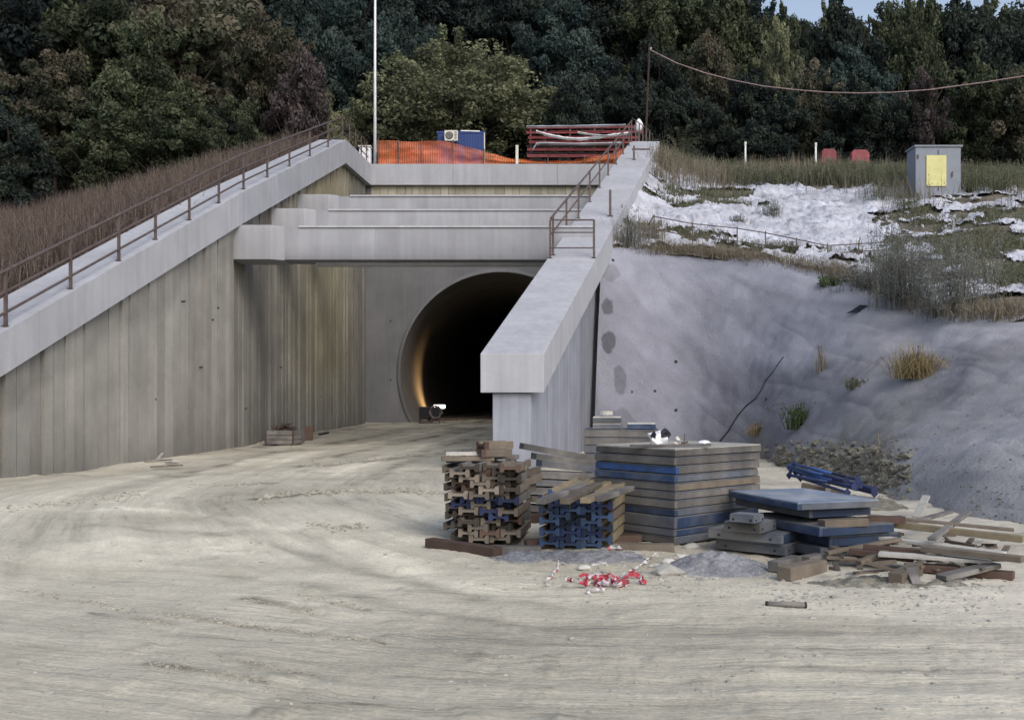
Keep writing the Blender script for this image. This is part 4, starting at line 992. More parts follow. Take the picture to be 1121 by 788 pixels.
# weeds on the terrace
pts = []; pts2 = []; pts3 = []
while len(pts) < 2100:
    u = random.uniform(.5, 7.6); v = random.uniform(5.5, 6.4); p = terr_pt(u, v)
    if float(fbm(p.x*.35, p.y*.3, seed=131)) > -.2: pts.append(tuple(p))
tag(blades('weeds', pts, .3, 1.0, M['weed'], w=.013, per=9, lean=.25, spread=.22, leafy=6, seedv=5, ls=.04), 'tall green and straw weeds in front of the forest on the terrace', 'weeds', kind='stuff')
while len(pts2) < 1150:
    u = random.uniform(.3, 7.6); v = random.uniform(3.4, 5.4); p = terr_pt(u, v)
    mk = float(fbm(p.x*.38, p.y*.5, seed=95, oct=5)+.45*fbm(p.x*1.7, p.y*1.5, seed=96, oct=4))
    if mk > .42: pts2.append(tuple(p))
tag(blades('weeds', pts2, .12, .42, M['weed'], w=.011, per=8, lean=.4, spread=.16, leafy=6, seedv=6, ls=.03), 'low weeds growing through holes in the white sheeting', 'weeds', kind='stuff')
while len(pts3) < 620:
    u = random.uniform(.1, 6.5); v = random.uniform(2.99, 3.14) if u > 1.2 else random.uniform(2.98, 3.7)*1.0; p = terr_pt(u, v); pts3.append(tuple(p))
tag(blades('dry_weeds', pts3, .15, .5, M['dry'], w=.008, per=8, lean=.5, spread=.16, leafy=4, seedv=8, ls=.02), 'greyish dry weeds edging the crest of the sprayed slope', 'weeds', kind='stuff')
pts4 = []
while len(pts4) < 800:
    u = random.uniform(.3, 7.6); v = random.uniform(5.2, 6.3); p = terr_pt(u, v)
    if float(fbm(p.x*.3, p.y*.3, seed=141)) > -.05: pts4.append(tuple(p))
tag(blades('dry_weeds', pts4, .4, 1.25, M['dry'], w=.010, per=6, lean=.22, spread=.25, leafy=4, seedv=15, ls=.03), 'tall dry stalks among the green weeds on the terrace', 'weeds', kind='stuff')
# single plants
def plant(name, px, py, d, h, w, m, label, cat, group=None, stems=40, leafy=12, lw=.012, lean=.4, bvh=bvh_s, bend=.3, ls=None):
    if d is None:
        p, n = cast(px, py, bvh)
    else: p = P(px, py, d)
    e = empty(name, p, label, cat, group)
    r = random.randrange(9999)
    pts = [(random.gauss(0, w*.25), random.gauss(0, w*.25), 0) for _ in range(stems)]
    o = blades('leaves', pts, h*.5, h, m, w=lw, per=2, lean=lean, spread=w*.1, leafy=leafy, seedv=r, bend=bend, ls=ls); o.parent = e
    mb = MB()
    for k in range(6):
        a = random.uniform(0, 6.28); mb.tube([(random.gauss(0, w*.1), random.gauss(0, w*.1), -.1), (math.cos(a)*w*.15, math.sin(a)*w*.15, h*.7)], .012 if h > 1 else .006, 4, r2=.003)
    o = mb.build('stem', M['bark']); o.parent = e
    return e
plant('leafy_bush', 990, 338, 23.3, 2.3, 1.3, M['greyweed'], 'tall grey green bush at the top of the slope below the grey cabinet', 'bush', stems=110, leafy=70, lw=.006, lean=.3, ls=.026)
plant('leafy_bush', 1050, 350, 21.5, 2.0, 1.2, M['greyweed'], 'grey green bush right beside the tallest one at the slope top', 'bush', stems=90, leafy=60, lw=.006, lean=.3, ls=.026)
plant('leafy_bush', 955, 318, 25.2, .9, 1.2, M['greyweed'], 'low grey bush at the left foot of the tallest bush', 'bush', stems=120, leafy=40, lw=.006, lean=.5, ls=.022)
plant('grass_tussock', 1003, 412, 19.2, .85, .7, M['straw'], 'big straw coloured grass tussock hanging on the bank', 'grass tussock', stems=220, leafy=0, lw=.008, lean=.75, bend=.8)
plant('dry_twig_bush', 898, 407, None, .85, .3, M['dry'], 'thin dry brown twig bush standing up on the sprayed bank', 'dry plant', stems=26, leafy=1, lw=.006, lean=.15)
plant('leafy_weed', 874, 468, None, .75, .5, M['greenleaf'], 'green thistle like weed at the foot of the bank beside the crack', 'weed', stems=36, leafy=8, lw=.012)
plant('leafy_weed', 936, 424, None, .3, .4, M['weed'], 'small brown green weed in the middle of the bank', 'weed', stems=30, leafy=6, lw=.01)
plant('leafy_weed', 830, 474, None, .35, .5, M['straw'], 'dry straw weed beside the lower end of the crack', 'weed', stems=40, leafy=3, lw=.01)
plant('leafy_weed', 908, 312, None, .3, .5, M['greenleaf'], 'bright green leafy clump at the slope crest', 'weed', stems=30, leafy=14, lw=.016)
plant('shrub', 690, 268, 29.6, 1.25, .9, M['greyweed'], 'grey brown shrub at the crest beside the right coping', 'shrub', stems=80, leafy=14, lw=.006, lean=.3, ls=.018)
plant('shrub', 712, 262, 30.5, .8, .8, M['dry'], 'dry brown shrub by the fence brace', 'shrub', stems=60, leafy=5, lw=.009, lean=.4)
for px, py, hh, ww, lab in ((808, 247, .5, .6, 'grey shrub on the white sheeting, left'), (846, 240, .9, .6, 'taller pale shrub standing in the white sheeting'), (965, 222, 1.1, 1.2, 'brownish shrub in front of the grey cabinet'), (990, 232, .9, 1.0, 'dark shrub at the foot of the grey cabinet')):
    p, n = cast(px, py, bvh_t); e = plant('shrub', px, py, p.y, hh, ww, M['weed'] if px > 950 else M['greyweed'], lab, 'shrub', stems=50, leafy=20, lw=.007, lean=.35, ls=.022)
# feathery plant beside the coping top
e = empty('feathery_plant', P(746, 184, 47), 'feathery light green plant with arching fronds beside the right coping top', 'plant')
for k in range(14):
    a = k/14*6.28+random.uniform(-.2, .2); L = []; h = random.uniform(1.0, 1.8); out = random.uniform(.5, 1.2)
    Q = []
    for i in range(26):
        f = i/25; c = Vector((math.cos(a)*out*f, math.sin(a)*out*f, h*math.sin(f*1.9)/.95)); s = .17*(1-f*.6)
        for sg in (-1, 1):
            v = Vector((-math.sin(a)*sg, math.cos(a)*sg, .25))*s; u = Vector((math.cos(a), math.sin(a), .3))*.03
            Q.append([c-u, c+v-u*.2, c+v+u*.4, c+u])
    Q = np.array([[tuple(v) for v in q] for q in Q]); o = leaves_obj('frond', [(Q, np.full(len(Q), 1.2), np.random.rand(len(Q)))], M['weed']); o.parent = e

# ------------------------------------------------------------------ site materials in front
ORD = ['bottom', 'second', 'third', 'fourth', 'fifth', 'sixth', 'seventh', 'eighth', 'ninth', 'tenth', 'eleventh', 'twelfth', 'thirteenth', 'fourteenth', 'fifteenth']
NTH = ['leftmost', 'second from left', 'third from left', 'fourth from left', 'fifth from left']
def ibeam(L, side=True):
    """timber H20 girder along +Y, lying on its side if side"""
    vs = []
    a, b, c, d = .10, .039, .067, .0125   # half height, half width, inner flange, half web
    prof = [(-b, -a), (b, -a), (b, -c), (d, -c+.012), (d, c-.012), (b, c), (b, a), (-b, a), (-b, c), (-d, c-.012), (-d, -c+.012), (-b, -c)]
    if side: prof = [(z, x) for x, z in prof][::-1]
    return prof
def girder(e_loc, rz, L, woodm, endm, label, group, side=True, rx=0, name='timber_girder'):
    prof = ibeam(L, side); n = len(prof)
    e = bpy.data.objects.new(name, None); COL.objects.link(e); e.location = e_loc; e.rotation_euler = (rx, 0, rz); tag(e, label, 'timber girder', group)
    key = (round(L, 2), side, woodm, endm)
    if key in gcache: 
        for me, nm in gcache[key]:
            o = bpy.data.objects.new(nm, me); COL.objects.link(o); o.parent = e
        return e
    mb = MB(); vs = [(x, .02, z) for x, z in prof]+[(x, L, z) for x, z in prof]
    mb.add(vs, [tuple(range(n, 2*n))]+[(i, (i+1) % n, (i+1) % n+n, i+n) for i in range(n)])
    o1 = mb.build('beam', M[woodm]); o1.parent = e
    mb = MB(); vs = [(x*1.01, 0, z*1.01) for x, z in prof]+[(x*1.01, .05, z*1.01) for x, z in prof]
    mb.add(vs, [tuple(range(n))[::-1]]+[(i, (i+1) % n, (i+1) % n+n, i+n) for i in range(n)])
    o2 = mb.build('painted_end', M[endm]); o2.parent = e
    gcache[key] = [(o1.data, 'beam'), (o2.data, 'painted_end')]
    return e
gcache = {}
def gstack(px, py, ang, rowsn, per, L, woodf, endf, gname, labw, jx=.01, jy=.03):
    g0 = G(px, py); a = R(-ang); ux = Vector((math.cos(a), math.sin(a), 0)); uy = Vector((-math.sin(a), math.cos(a), 0))
    for r_ in range(rowsn):
        n = per if r_ % 2 == 0 else per
        for k in range(n):
            x_ = (k*.206 if per < 4 else k*.185)+(.103 if r_ % 2 else 0)+random.uniform(-jx, jx)+.1
            p = g0+ux*x_+uy*random.uniform(-jy, jy)+Vector((0, 0, .035+r_*.0545+.042))
            girder(p, a+random.gauss(0, .012), L, woodf(r_, k), endf(r_, k), f'{labw}, {NTH[k]} in the {ORD[r_]} row up', gname, rx=random.gauss(0, .002))
random.seed(21)
gstack(590, 603, 15, 10, 3, 1.6, lambda r_, k: random.choice(['wood_y', 'wood_y', 'wood']), lambda r_, k: random.choice(['end_blue', 'end_blue', 'navy']), 'timber girders with dark blue ends', 'blue-ended timber girder', .004, .06)
gstack(493, 596, 8, 14, 3, .85, lambda r_, k: random.choice(['wood', 'wood_g', 'wood']), lambda r_, k: 'navy' if (r_ in (4, 5, 6, 7) and random.random() < .6) else random.choice(['end_wood', 'end_wood', 'wood_r', 'end_wood']), 'weathered brown timber girders', 'weathered timber girder', .010, .12)
# irregular pieces over the brown stack
def plank(a, b, w, h, m, label, cat='plank', group=None, name='plank', bevel=.004, up=(0, 0, 1)):
    a, b = Vector(a), Vector(b); mb = MB(); L = (b-a).length
    mb.bar(a, b, w, h, up=up)
    # sawn ends and a split along the face
    o = mb.build(name, M[m], None, bevel=bevel)
    me = o.data; c = (a+b)/2
    for v in me.vertices: v.co -= c
    o.location = c; return tag(o, label, cat, group)
zt = .035+14*.0545+.02
def Pz(px, py, z): return G(px, py, z)
for i, (px, d, z, L, ang, w, h, m, lab) in enumerate((
    (512, 10.6, zt+.03, .55, 8, .13, .045, 'wood', 'flat plank lying across the top of the brown girder stack, front'),
    (530, 10.9, zt+.03, .75, -6, .14, .045, 'wood_g', 'flat grey plank lying across the top of the brown girder stack, rear'),
    (552, 10.5, zt-.06, .45, 10, .16, .05, 'wood', 'short plank on the right shoulder of the brown girder stack'),
    (514, 10.7, zt+.075, .5, 3, .1, .04, 'stone', 'pale grey board on top of the brown girder stack'))):
    c = Vector(((px-CX)*d/F, d, z)); dx = Vector((math.cos(R(ang)), math.sin(R(ang)), 0))*L/2
    plank(c-dx*1, c+dx*1, w, h, m, lab)
for i, (px, dz, lab) in enumerate(((524, .11, 'lower short timber girder offcut crowning the brown stack'), (526, .19, 'upper short timber girder offcut crowning the brown stack'))):
    d = 10.6; girder(Vector(((px-CX)*d/F, d, zt+dz-.02)), R(-70+i*8), .34, 'wood', 'wood_r', lab, 'short girder offcuts')
for i in range(8):     # staggered short pieces sticking out at the left and right of the brown stack
    zz = .14+.1*i; d = 10.5+random.uniform(0, .2); px = 489+random.uniform(0, 4)
    girder(Vector(((px-CX)*d/F+.05, d, zz)), R(-12+random.uniform(-6, 6)), .9, random.choice(['wood', 'wood_g']), 'wood', f'timber girder jutting at the left edge, {ORD[i]} layer of the brown stack', 'girders jutting from the brown stack')
for i in range(3):
    zz = .5+.09*i; d = 10.45+.05*i
    girder(Vector(((556+i*2-CX)*d/F, d, zz)), R(-20+random.uniform(-6, 6)), .8, 'wood', 'wood', f'pale timber girder poking out at the right edge, {["lowest","middle","highest"][i]} of three', 'girders jutting from the brown stack')
# bearers
plank(G(470, 594, .05), G(545, 605, .05), .12, .1, 'wood_r', 'long dark bearer timber under the brown girder stack')
plank(G(540, 603, .05), G(592, 603, .05), .12, .1, 'wood_g', 'grey bearer timber between the two girder stacks')
plank(G(575, 596, .05), G(700, 590, .05), .12, .1, 'wood_r', 'brown bearer timber under the blue-ended girders')
plank(G(676, 600, .05), G(738, 601, .05), .14, .1, 'wood', 'brown bearer timber at the corner of the tall panel stack')
# planks over the blue-ended stack
zt2 = .035+10*.0545+.045
for i, (a, b, m, lab) in enumerate((((592, 549), (640, 531), 'wood_g', 'grey plank on top of the blue-ended girders, left'), ((618, 549), (655, 530), 'wood', 'brown plank on top of the blue-ended girders, second from left'),
     ((640, 548), (678, 532), 'wood_y', 'yellowish plank on top of the blue-ended girders, third from left'), ((655, 546), (690, 534), 'wood_g', 'grey plank on top of the blue-ended girders, right'))):
    plank(G(a[0], a[1], zt2), G(b[0], b[1], zt2), .085, .045, m, lab)

# panels
def panel(corner, u, v, lu, lv, z0, th, fm, em, label, group, sheet='wood_g', rot=0, name='formwork_panel', holes=False):
    """corner: front corner, u, v unit directions of its two visible sides"""
    c = Vector((corner[0], corner[1], z0)); Rz = Matrix.Rotation(rot, 3, 'Z'); u = Rz @ Vector(u); v = Rz @ Vector(v)
    e = empty(name, c, label, 'formwork panel', group)
    t = .045; f = th-.02
    def blk(mb, a, la, b, lb, z, h, tn=(1, 1, 1)):      # block spanned by u,v offsets
        q = c+u*a+v*b+Vector((0, 0, z)); L0 = [q, q+v*lb, q+v*lb+u*la, q+u*la]
        mb.hexa(L0, [p+Vector((0, 0, h)) for p in L0], tn)
    mb = MB(); tn = random.uniform(.82, 1.15)
    blk(mb, 0, lu, 0, t, .004, f, (tn,)*3); mb.build('side_rail', M[em], e, bevel=.004)
    mb = MB(); blk(mb, 0, t, t+.001, lv-t-.002, .004, f, (tn*.98,)*3); mb.build('side_rail', M[fm], e, bevel=.004)
    mb = MB(); blk(mb, t, lu-t, lv-t, t, .004, f); blk(mb, lu-t, t, t, lv-2*t, .004, f)
    for k in range(1, 4): blk(mb, lu*k/4, .04, t, lv-2*t, .006, f-.004)
    mb.build('cross_rib', M['wood_g'], e)
    mb = MB(); blk(mb, .006, lu-.012, .006, lv-.012, f+.006, .013, (1.0,)*3); mb.build('facing_sheet', M[sheet], e)
    if holes:
        mb = MB()
        for k in (.15, .85):
            q = c+u*lu*k-v*.003+Vector((0, 0, f*.5)); mb.tube([q, q+v*.02], .012, 8)
            q = c+v*lv*k-u*.003+Vector((0, 0, f*.5)); mb.tube([q, q+u*.02], .012, 8)
        mb.build('hole', M['black'], e)
    return e
random.seed(5)
u = Vector((-.734, .83, 0)).normalized(); v = Vector((.83, .734, 0)).normalized()
cm = [('bluegrey', 'wood_g'), ('blue', 'bluegrey'), ('wood_g', 'bluegrey'), ('bluegrey', 'blue'), ('wood_g', 'wood_g'), ('wood_g', 'wood_g'), ('wood', 'wood_g'), ('bluegrey', 'bluegrey'), ('wood_g', 'brightblue'), ('wood_g', 'wood_g'), ('wood_g', 'wood_g')]
z = .03; hts_ = 0; hts = [.08, .07, .12, .075, .085, .08, .085, .08, .085, .085, .082]
cm[2] = ('blue', 'bluegrey'); 
for i, h in enumerate(hts):
    off = Vector((random.gauss(0, .006), random.gauss(0, .006), 0))
    fm, em = cm[i]
    if i in (7, 8): em = 'brightblue' if i == 8 else 'blue'
    nm = {8: 'bright blue sided', 2: 'bluish patchy', 0: 'bottom weathered'}.get(i, 'grey weathered')
    if i == 10: lab = 'topmost grey weathered panel of the tall formwork stack'
    elif i == 0: lab = 'bottom grey weathered panel of the tall formwork stack'
    else: lab = f'{nm} formwork panel, {ORD[i]} from the bottom of the tall stack'
    panel(Vector((1.618, 9.97, 0))+off, u, v, 1.108+random.uniform(-.015, .01), 1.436+random.uniform(-.03, .02), z, h, fm, em, lab, 'panels of the tall formwork stack', rot=random.gauss(0, .008), sheet='bluegrey' if i < 10 else 'stone'); z += h+.003
ZT = z
# things on top of the tall stack
def onD(px, py, z=ZT): return G(px, py, z)
mb = MB(); c = onD(724, 489); blob(mb, c+Vector((-.02, .03, .075)), (.10, .08, .085), 3, amp=.55, fr=2.6); bg = mb.build('rubbish_bag', M['white'], smooth=False); tag(bg, 'crumpled white bag with black patches on the tall panel stack', 'bag')
mb = MB(); blob(mb, c+Vector((.035, .0, .125)), (.06, .06, .045), 8, amp=.5, fr=3); blob(mb, c+Vector((-.08, -.03, .11)), (.03, .03, .04), 6, amp=.5, fr=3); mb.build('black_patch', M['black'], bg)
plank(onD(690, 489)+Vector((0, 0, .012)), onD(778, 489)+Vector((0, 0, .02)), .07, .02, 'wood_g', 'thin plank lying flat on top of the tall panel stack')
mb = MB(); c = onD(740, 489); mb.tube([c+Vector((0, 0, .03)), c+Vector((.02, 0, .07)), c+Vector((.0, 0, .10))], .035, 9, r2=.02); tag(mb.build('plastic_bottle', M['cream']), 'small pale crushed bottle beside the white bag on the stack', 'bottle')
mb = MB(); c = onD(749, 489); mb.tube([c+Vector((0, 0, .02)), c+Vector((.005, 0, .13))], .006, 5); mb.tube([c+Vector((-.03, 0, .04)), c+Vector((.04, 0, .05))], .012, 6); tag(mb.build('steel_hook', M['steel']), 'thin upright steel hook on top of the tall panel stack', 'hook')
mb = MB(); c = onD(772, 489); blob(mb, c+Vector((0, 0, .045)), (.06, .05, .02), 12, amp=.4); tag(mb.build('work_glove', M['white']), 'flat pale glove at the end of the thin plank', 'glove')
# second panel group
u2 = Vector((-.4, 1.15, 0)).normalized(); v2 = Vector((1.15, .4, 0)).normalized()
def cornerz(px, py, z): g_ = G(px, py, z); return g_
specs = [ # px, py of the upper front corner, z0, th, lu, lv, fm, em, sheet, label
 (898, 600, .03, .09, .95, .80, 'bluegrey', 'bluegrey', 'bluegrey', 'blue-grey panel at the bottom of the low stepped stack'),
 (908, 587, .125, .10, .95, .80, 'blue', 'blue', 'bluegrey', 'blue panel second from bottom in the low stepped stack'),
 (897, 577, .235, .09, 1.15, .86, 'blue', 'blue', 'bluegrey', 'dark blue panel in the middle of the low stepped stack'),
 (886, 557.5, .37, .085, 1.2, .72, 'bluegrey', 'blue', 'bluegrey', 'grey panel second from top in the low stepped stack'),
 (873, 550, .46, .075, 1.22, .9, 'blue', 'bluegrey', 'paleblue', 'scuffed pale blue panel topping the low stepped stack'),
]
for (px, py, z0, th, lu, lv, fm, em, sh, lab) in specs:
    g_ = G(px, py, z0+th); panel((g_.x, g_.y), u2, v2, lu, lv, z0, th, em, fm, lab, 'panels of the low stepped stack', sheet=sh, rot=random.gauss(0, .02), holes=False)
g_ = G(905, 573, .345); plank(g_+Vector((-.05, 0, 0)), g_+v2*.42+Vector((0, 0, 0)), .12, .07, 'wood', 'short timber packer between the blue panels of the low stack')
g_ = G(960, 570, .33); plank(g_+Vector((-.2, 0, .0)), g_+v2*.3, .1, .07, 'wood_r', 'brown timber packer at the right end of the low stack')
plank(G(800, 536, .52), G(838, 541, .52), .09, .025, 'wood', 'brown plank offcut on the left tip of the low stack')
u3 = Vector((-.80, .60, 0)).normalized(); v3 = Vector((.60, .80, 0)).normalized()
for (px, py, z0, th, lu, lv, fm, em, lab) in (
 (860, 596.5, .02, .105, .72, .5, 'bluegrey', 'bluegrey', 'grey perforated short panel, bottom of the four at the low stack foot'),
 (856, 584.5, .128, .10, .75, .42, 'bluegrey', 'blue', 'grey perforated short panel with blue end, second of four at the stack foot'),
 (832, 573, .235, .10, .36, .40, 'wood_g', 'bluegrey', 'short timber-grey panel, third up of four at the stack foot'),
 (826, 564, .34, .08, .25, .2, 'bluegrey', 'bluegrey', 'smallest grey block topping the four short panels at the stack foot')):
    g_ = G(px, py, z0+th); panel((g_.x, g_.y), u3, v3, lu, lv, z0, th, em, fm, lab, 'short panels at the low stack foot', rot=random.gauss(0, .02), holes=True, sheet='bluegrey')
# stack behind the girders
for i, (pa, ya, pb, yb, dd_, m, lab) in enumerate((
    (577, 562, 652, 566, 12.0, 'wood_g', 'lowest'), (576, 552, 652, 556, 12.0, 'wood_g', 'second lowest'), (578, 542, 652, 545, 12.0, 'wood', 'third lowest'),
    (577, 532.5, 650, 535, 12.0, 'wood_g', 'fourth lowest'), (580, 524, 650, 527, 12.0, 'bluegrey', 'fifth lowest'), (577, 515, 650, 518, 12.0, 'wood_g', 'sixth lowest'),
    (590, 504, 650, 510.5, 12.1, 'bluegrey', 'third highest, slightly tilted'), (584, 496, 650, 505, 12.2, 'wood_g', 'second highest, tilted'), (571, 485, 650, 499, 12.3, 'wood_g', 'highest, clearly tilted'))):
    a, b = P(pa, ya+3, dd_), P(pb, yb+3, dd_+.25)
    plank(a, b, .30 if i < 6 else .2, .075, m, f'long timber behind the girder stacks, {lab} of its pile', 'timber', 'long timbers piled behind the girder stacks', 'long_timber')
a = G(600, 568); 
plank(Vector((.35, 12.0, -.02)), Vector((.35, 12.0, .12)), .3, .5, 'wood_r', 'squat timber block carrying the pile behind the girder stacks', 'timber block')
plank(Vector((.85, 12.1, -.02)), Vector((.85, 12.1, .12)), .3, .5, 'wood_r', 'second squat timber block carrying the rear timber pile', 'timber block')
# rear panel stacks
uu = Vector((-1, .12, 0)).normalized(); vv = Vector((.12, 1, 0)).normalized()
z = .03
ordn = ORD
for i in range(9):
    h = .108; panel(((722-CX)*14/F+random.gauss(0, .01), 14.0), uu, vv, 1.05, .9, z, h, random.choice(['wood_g', 'bluegrey']), random.choice(['wood_g', 'bluegrey', 'bluegrey']), f'weathered panel, {ordn[i]} up in the stack behind the tall one', 'panels stacked behind the tall stack', sheet='bluegrey'); z += h+.003
for (px1, n, m1, lab) in ((680, 2, 'wood_g', 'small grey tray'), (718, 1, 'blue', 'small blue tray')):
    z2 = z
    for k in range(n):
        panel(((px1-CX)*14.1/F, 14.1), uu, vv, .40, .4, z2, .085, 'wood_g' if m1 == 'wood_g' else 'bluegrey', 'blue' if m1 == 'blue' else 'bluegrey', f'{lab} on the rear stack' + ('' if n == 1 else (', upper of two' if k else ', lower of two')), 'small trays on the rear stack', sheet='stone'); z2 += .09
mb = MB(); c = Vector(((664-CX)*14.2/F, 14.3, z+.2)); mb.tube([c, c+Vector((0, 0, .05))], .1, 12); tag(mb.build('tin_lid', M['stone']), 'round pale lid on the small grey trays', 'lid')
# blue steel props on the rubble bank
random.seed(12)
for i in range(9):
    a = P(868+random.uniform(-6, 10), 508+i*3.0, 13.7-.06*i); b = P(934+random.uniform(-8, 12), 524+i*2.6+random.uniform(-3, 3), 12.6-.06*i)
    if i > 5: a = P(900, 520+(i-6)*3, 13.6); b = P(957, 535+(i-6)*2.5, 12.5)
    e = empty('steel_prop', a, f'{"bright" if i < 4 else "dark"} blue tubular steel prop, {["topmost","second","third","fourth","fifth","sixth","seventh","eighth","lowest"][i]} of the bundle on the rubble', 'steel prop', 'blue steel props bundled on the rubble')
    dr = (b-a).normalized(); m_ = 'brightblue' if i < 4 else 'navy'
    mb = MB(); mb.tube([a, a.lerp(b, .62)], .021, 8, tint=(1.3, 1.3, 1.3) if i % 2 == 0 else (.9, .9, .9)); mb.build('outer_tube', M[m_], e, smooth=True)
    mb = MB(); mb.tube([a.lerp(b, .62), b], .019, 8); mb.build('inner_tube', M['navy'], e, smooth=True)
    mb = MB(); mb.tube([a-dr*.008, a], .055, 4); mb.build('end_plate', M['navy'], e); mb = MB(); mb.tube([b, b+dr*.008], .055, 4); mb.build('end_plate', M['navy'], e)
# timber under them
plank(P(905, 527, 13.7), P(906, 541, 13.7), .07, .07, 'wood_g', 'short grey timber prop standing under the blue steel tubes')
plank(P(878, 532, 14.0), P(930, 542, 13.7), .12, .1, 'wood', 'brown timber lying beneath the blue steel tubes')
# rubble bank
def lumps(name, ctrs, m, label, cat, kind='stuff', smooth=False, sub=1, amp=.3):
    mb = MB()
    for i, (c, r) in enumerate(ctrs): blob(mb, c, (r*random.uniform(.8, 1.5), r*random.uniform(.7, 1.2), r*random.uniform(.45, .8)), random.randrange(400), tint=(random.uniform(.75, 1.25),)*3, sub=sub, amp=amp)
    return tag(mb.build(name, m, smooth=smooth), label, cat, kind=kind)
random.seed(33)
cs = []
for i in range(2600):
    px = random.gauss(900, 48); py = random.gauss(517, 16)
    if px < 835 or px > 1000 or py < 478+abs(px-890)*.12 or py > 560: continue
    p, n = cast(px, py, bvh_s)
    if p.y > 26: continue
    cs.append((p, random.uniform(.015, .06) if random.random() < .93 else .1))
lumps('rubble', cs, M['rubble'], 'brown green rubble strewn over the foot of the bank', 'rubble')
pts = []
for i in range(150):
    px = random.uniform(835, 985); py = random.gauss(512, 16); p, n = cast(px, py, bvh_s)
    if p.y < 26 and py > 478: pts.append(tuple(p))
tag(blades('dry_weeds', pts, .05, .22, M['dry'], w=.008, per=7, lean=.9, spread=.08, leafy=3, seedv=14, bend=.5), 'sparse flattened weeds over the rubble at the bank foot', 'weeds', kind='stuff')
cs = []
for i in range(900):
    px = random.uniform(845, 1150); py = 430+random.random()**.7*150
    if random.random() > (py-400)/150+.12: continue
    p, n = cast(px, py, bvh_s)
    if p.y < 23: cs.append((p, random.uniform(.006, .022)))
lumps('bank_stones', cs[:420], M['rubble'], 'small stones stuck on the lower right bank', 'gravel')
# rubble heap that carries the props: low mound on the ground
def mound(px, py, rx, ry, h, m, label, name, seed_, amp=.3, tint=1.0):
    g_ = G(px, py); n = 90; k = np.linspace(0, 2*math.pi, 80); rr = np.linspace(0, 1, 34)
    K, Rr = np.meshgrid(k, rr); x_ = g_.x+np.cos(K)*Rr*rx*(1+.18*vnoise(np.cos(K)*1.5, np.sin(K)*1.5, seed=seed_)); y_ = g_.y+np.sin(K)*Rr*ry*(1+.18*vnoise(np.cos(K)*1.5+9, np.sin(K)*1.5, seed=seed_))
    z_ = h*np.clip(1-Rr**1.6, 0, 1)*(1+amp*fbm(x_*3, y_*3, seed=seed_+1))+.02*fbm(x_*16, y_*16, seed=seed_+2)*np.clip((1-Rr)*5, 0, 1)-.03*Rr
    t_ = np.ones(x_.shape+(3,))*(tint*(1+.15*fbm(x_*7, y_*7, seed=seed_+3)))[..., None]
    o = grid_mesh(name, np.stack([x_, y_, z_], -1), m, t_); return tag(o, label, 'heap', kind=None)
mound(785, 622, .55, .44, .135, M['gravel'], 'mound of fine blue grey gravel in front of the tall panel stack', 'gravel_heap', 201, .15)
mound(622, 613, 1.0, .5, .085, M['gravel'], 'low spread of grey gravel before the blue-ended girders', 'gravel_heap', 211, .4)
mound(925, 556, .95, .8, .16, M['rubble'], 'heap of brown rubble beneath the blue steel props', 'rubble_heap', 221, .3)
mound(985, 640, 1.0, .35, .05, M['rubble'], 'low brown spoil ridge under the scrap timber', 'spoil_heap', 231, .5, 1.3)
# loose stones
random.seed(44); cs = []
for i in range(1700):
    q = random.random()
    if q < .5: px, py = random.gauss(700, 90), random.gauss(622, 14)
    elif q < .72: px, py = random.uniform(830, 1100), random.gauss(645, 14)
    else: px, py = random.uniform(-20, 1140), 480+random.random()**1.3*300
    if py < 475: continue
    g_ = G(px, max(py, 478)); 
    if g_.y > 40: continue
    cs.append((Vector((g_.x, g_.y, .001)), random.uniform(.004, .014) if random.random() < .9 else random.uniform(.015, .028)))
hh = ground_h(np.array([c[0].x for c in cs]), np.array([c[0].y for c in cs]))[0]
for c, h_ in zip(cs, hh): c[0].z += float(h_)
lumps('gravel', cs, M['stone'], 'loose pale pebbles scattered over the clay ground', 'gravel')
for i, (px, py, r) in enumerate(((652, 621, .035), (640, 624, .045), (660, 619, .03), (719, 622, .04), (731, 618, .05), (744, 612, .05), (700, 615, .03), (757, 601, .06), (730, 630, .09), (762, 634, .03), (770, 636, .035), (690, 610, .03), (748, 594, .05), (716, 612, .035))):
    g_ = G(px, py); mb = MB(); blob(mb, g_+Vector((0, 0, r*.4)), (r*1.4, r, r*.7), 300+i, sub=2, amp=.35)
    where = ['left of the tape pile', 'between the two gravel heaps', 'by the base of the tall stack'][0 if px < 680 else (1 if px < 735 else 2)]
    tag(mb.build('stone_chunk', M['stone']), f'pale broken concrete chunk {where}, number-free rubble piece'.replace(', number-free rubble piece', ''), 'stone', 'pale concrete chunks before the stacks')
random.seed(63); cs = []
def ridge_line(pts, n, sp, rmin, rmax):
    for i in range(n):
        f = random.random()*(len(pts)-1); k = int(f); f -= k; a, b = pts[k], pts[k+1]
        px, py = lerp(a[0], b[0], f)+random.gauss(0, sp*2), lerp(a[1], b[1], f)+random.gauss(0, sp)
        g_ = G(px, py); cs.append((g_, random.uniform(rmin, rmax)*random.choice((.6, .8, 1, 1.3))))
ridge_line([(178, 672), (225, 680), (262, 686), (330, 694), (420, 703)], 700, 1.7, .003, .010)
ridge_line([(150, 678), (185, 684)], 160, 1.6, .003, .01)
ridge_line([(168, 733), (240, 744), (290, 752)], 420, 2.2, .003, .008)
ridge_line([(240, 725), (300, 735), (350, 742)], 300, 1.4, .002, .007)
ridge_line([(270, 657), (300, 662), (345, 671)], 300, 1.5, .003, .009)
ridge_line([(330, 655), (380, 660), (400, 666)], 70, 1.2, .005, .012)
ridge_line([(285, 546), (320, 540), (370, 540), (440, 539), (485, 541)], 420, 1.8, .014, .038)
ridge_line([(205, 532), (260, 530), (300, 529)], 90, 1.0, .012, .03)
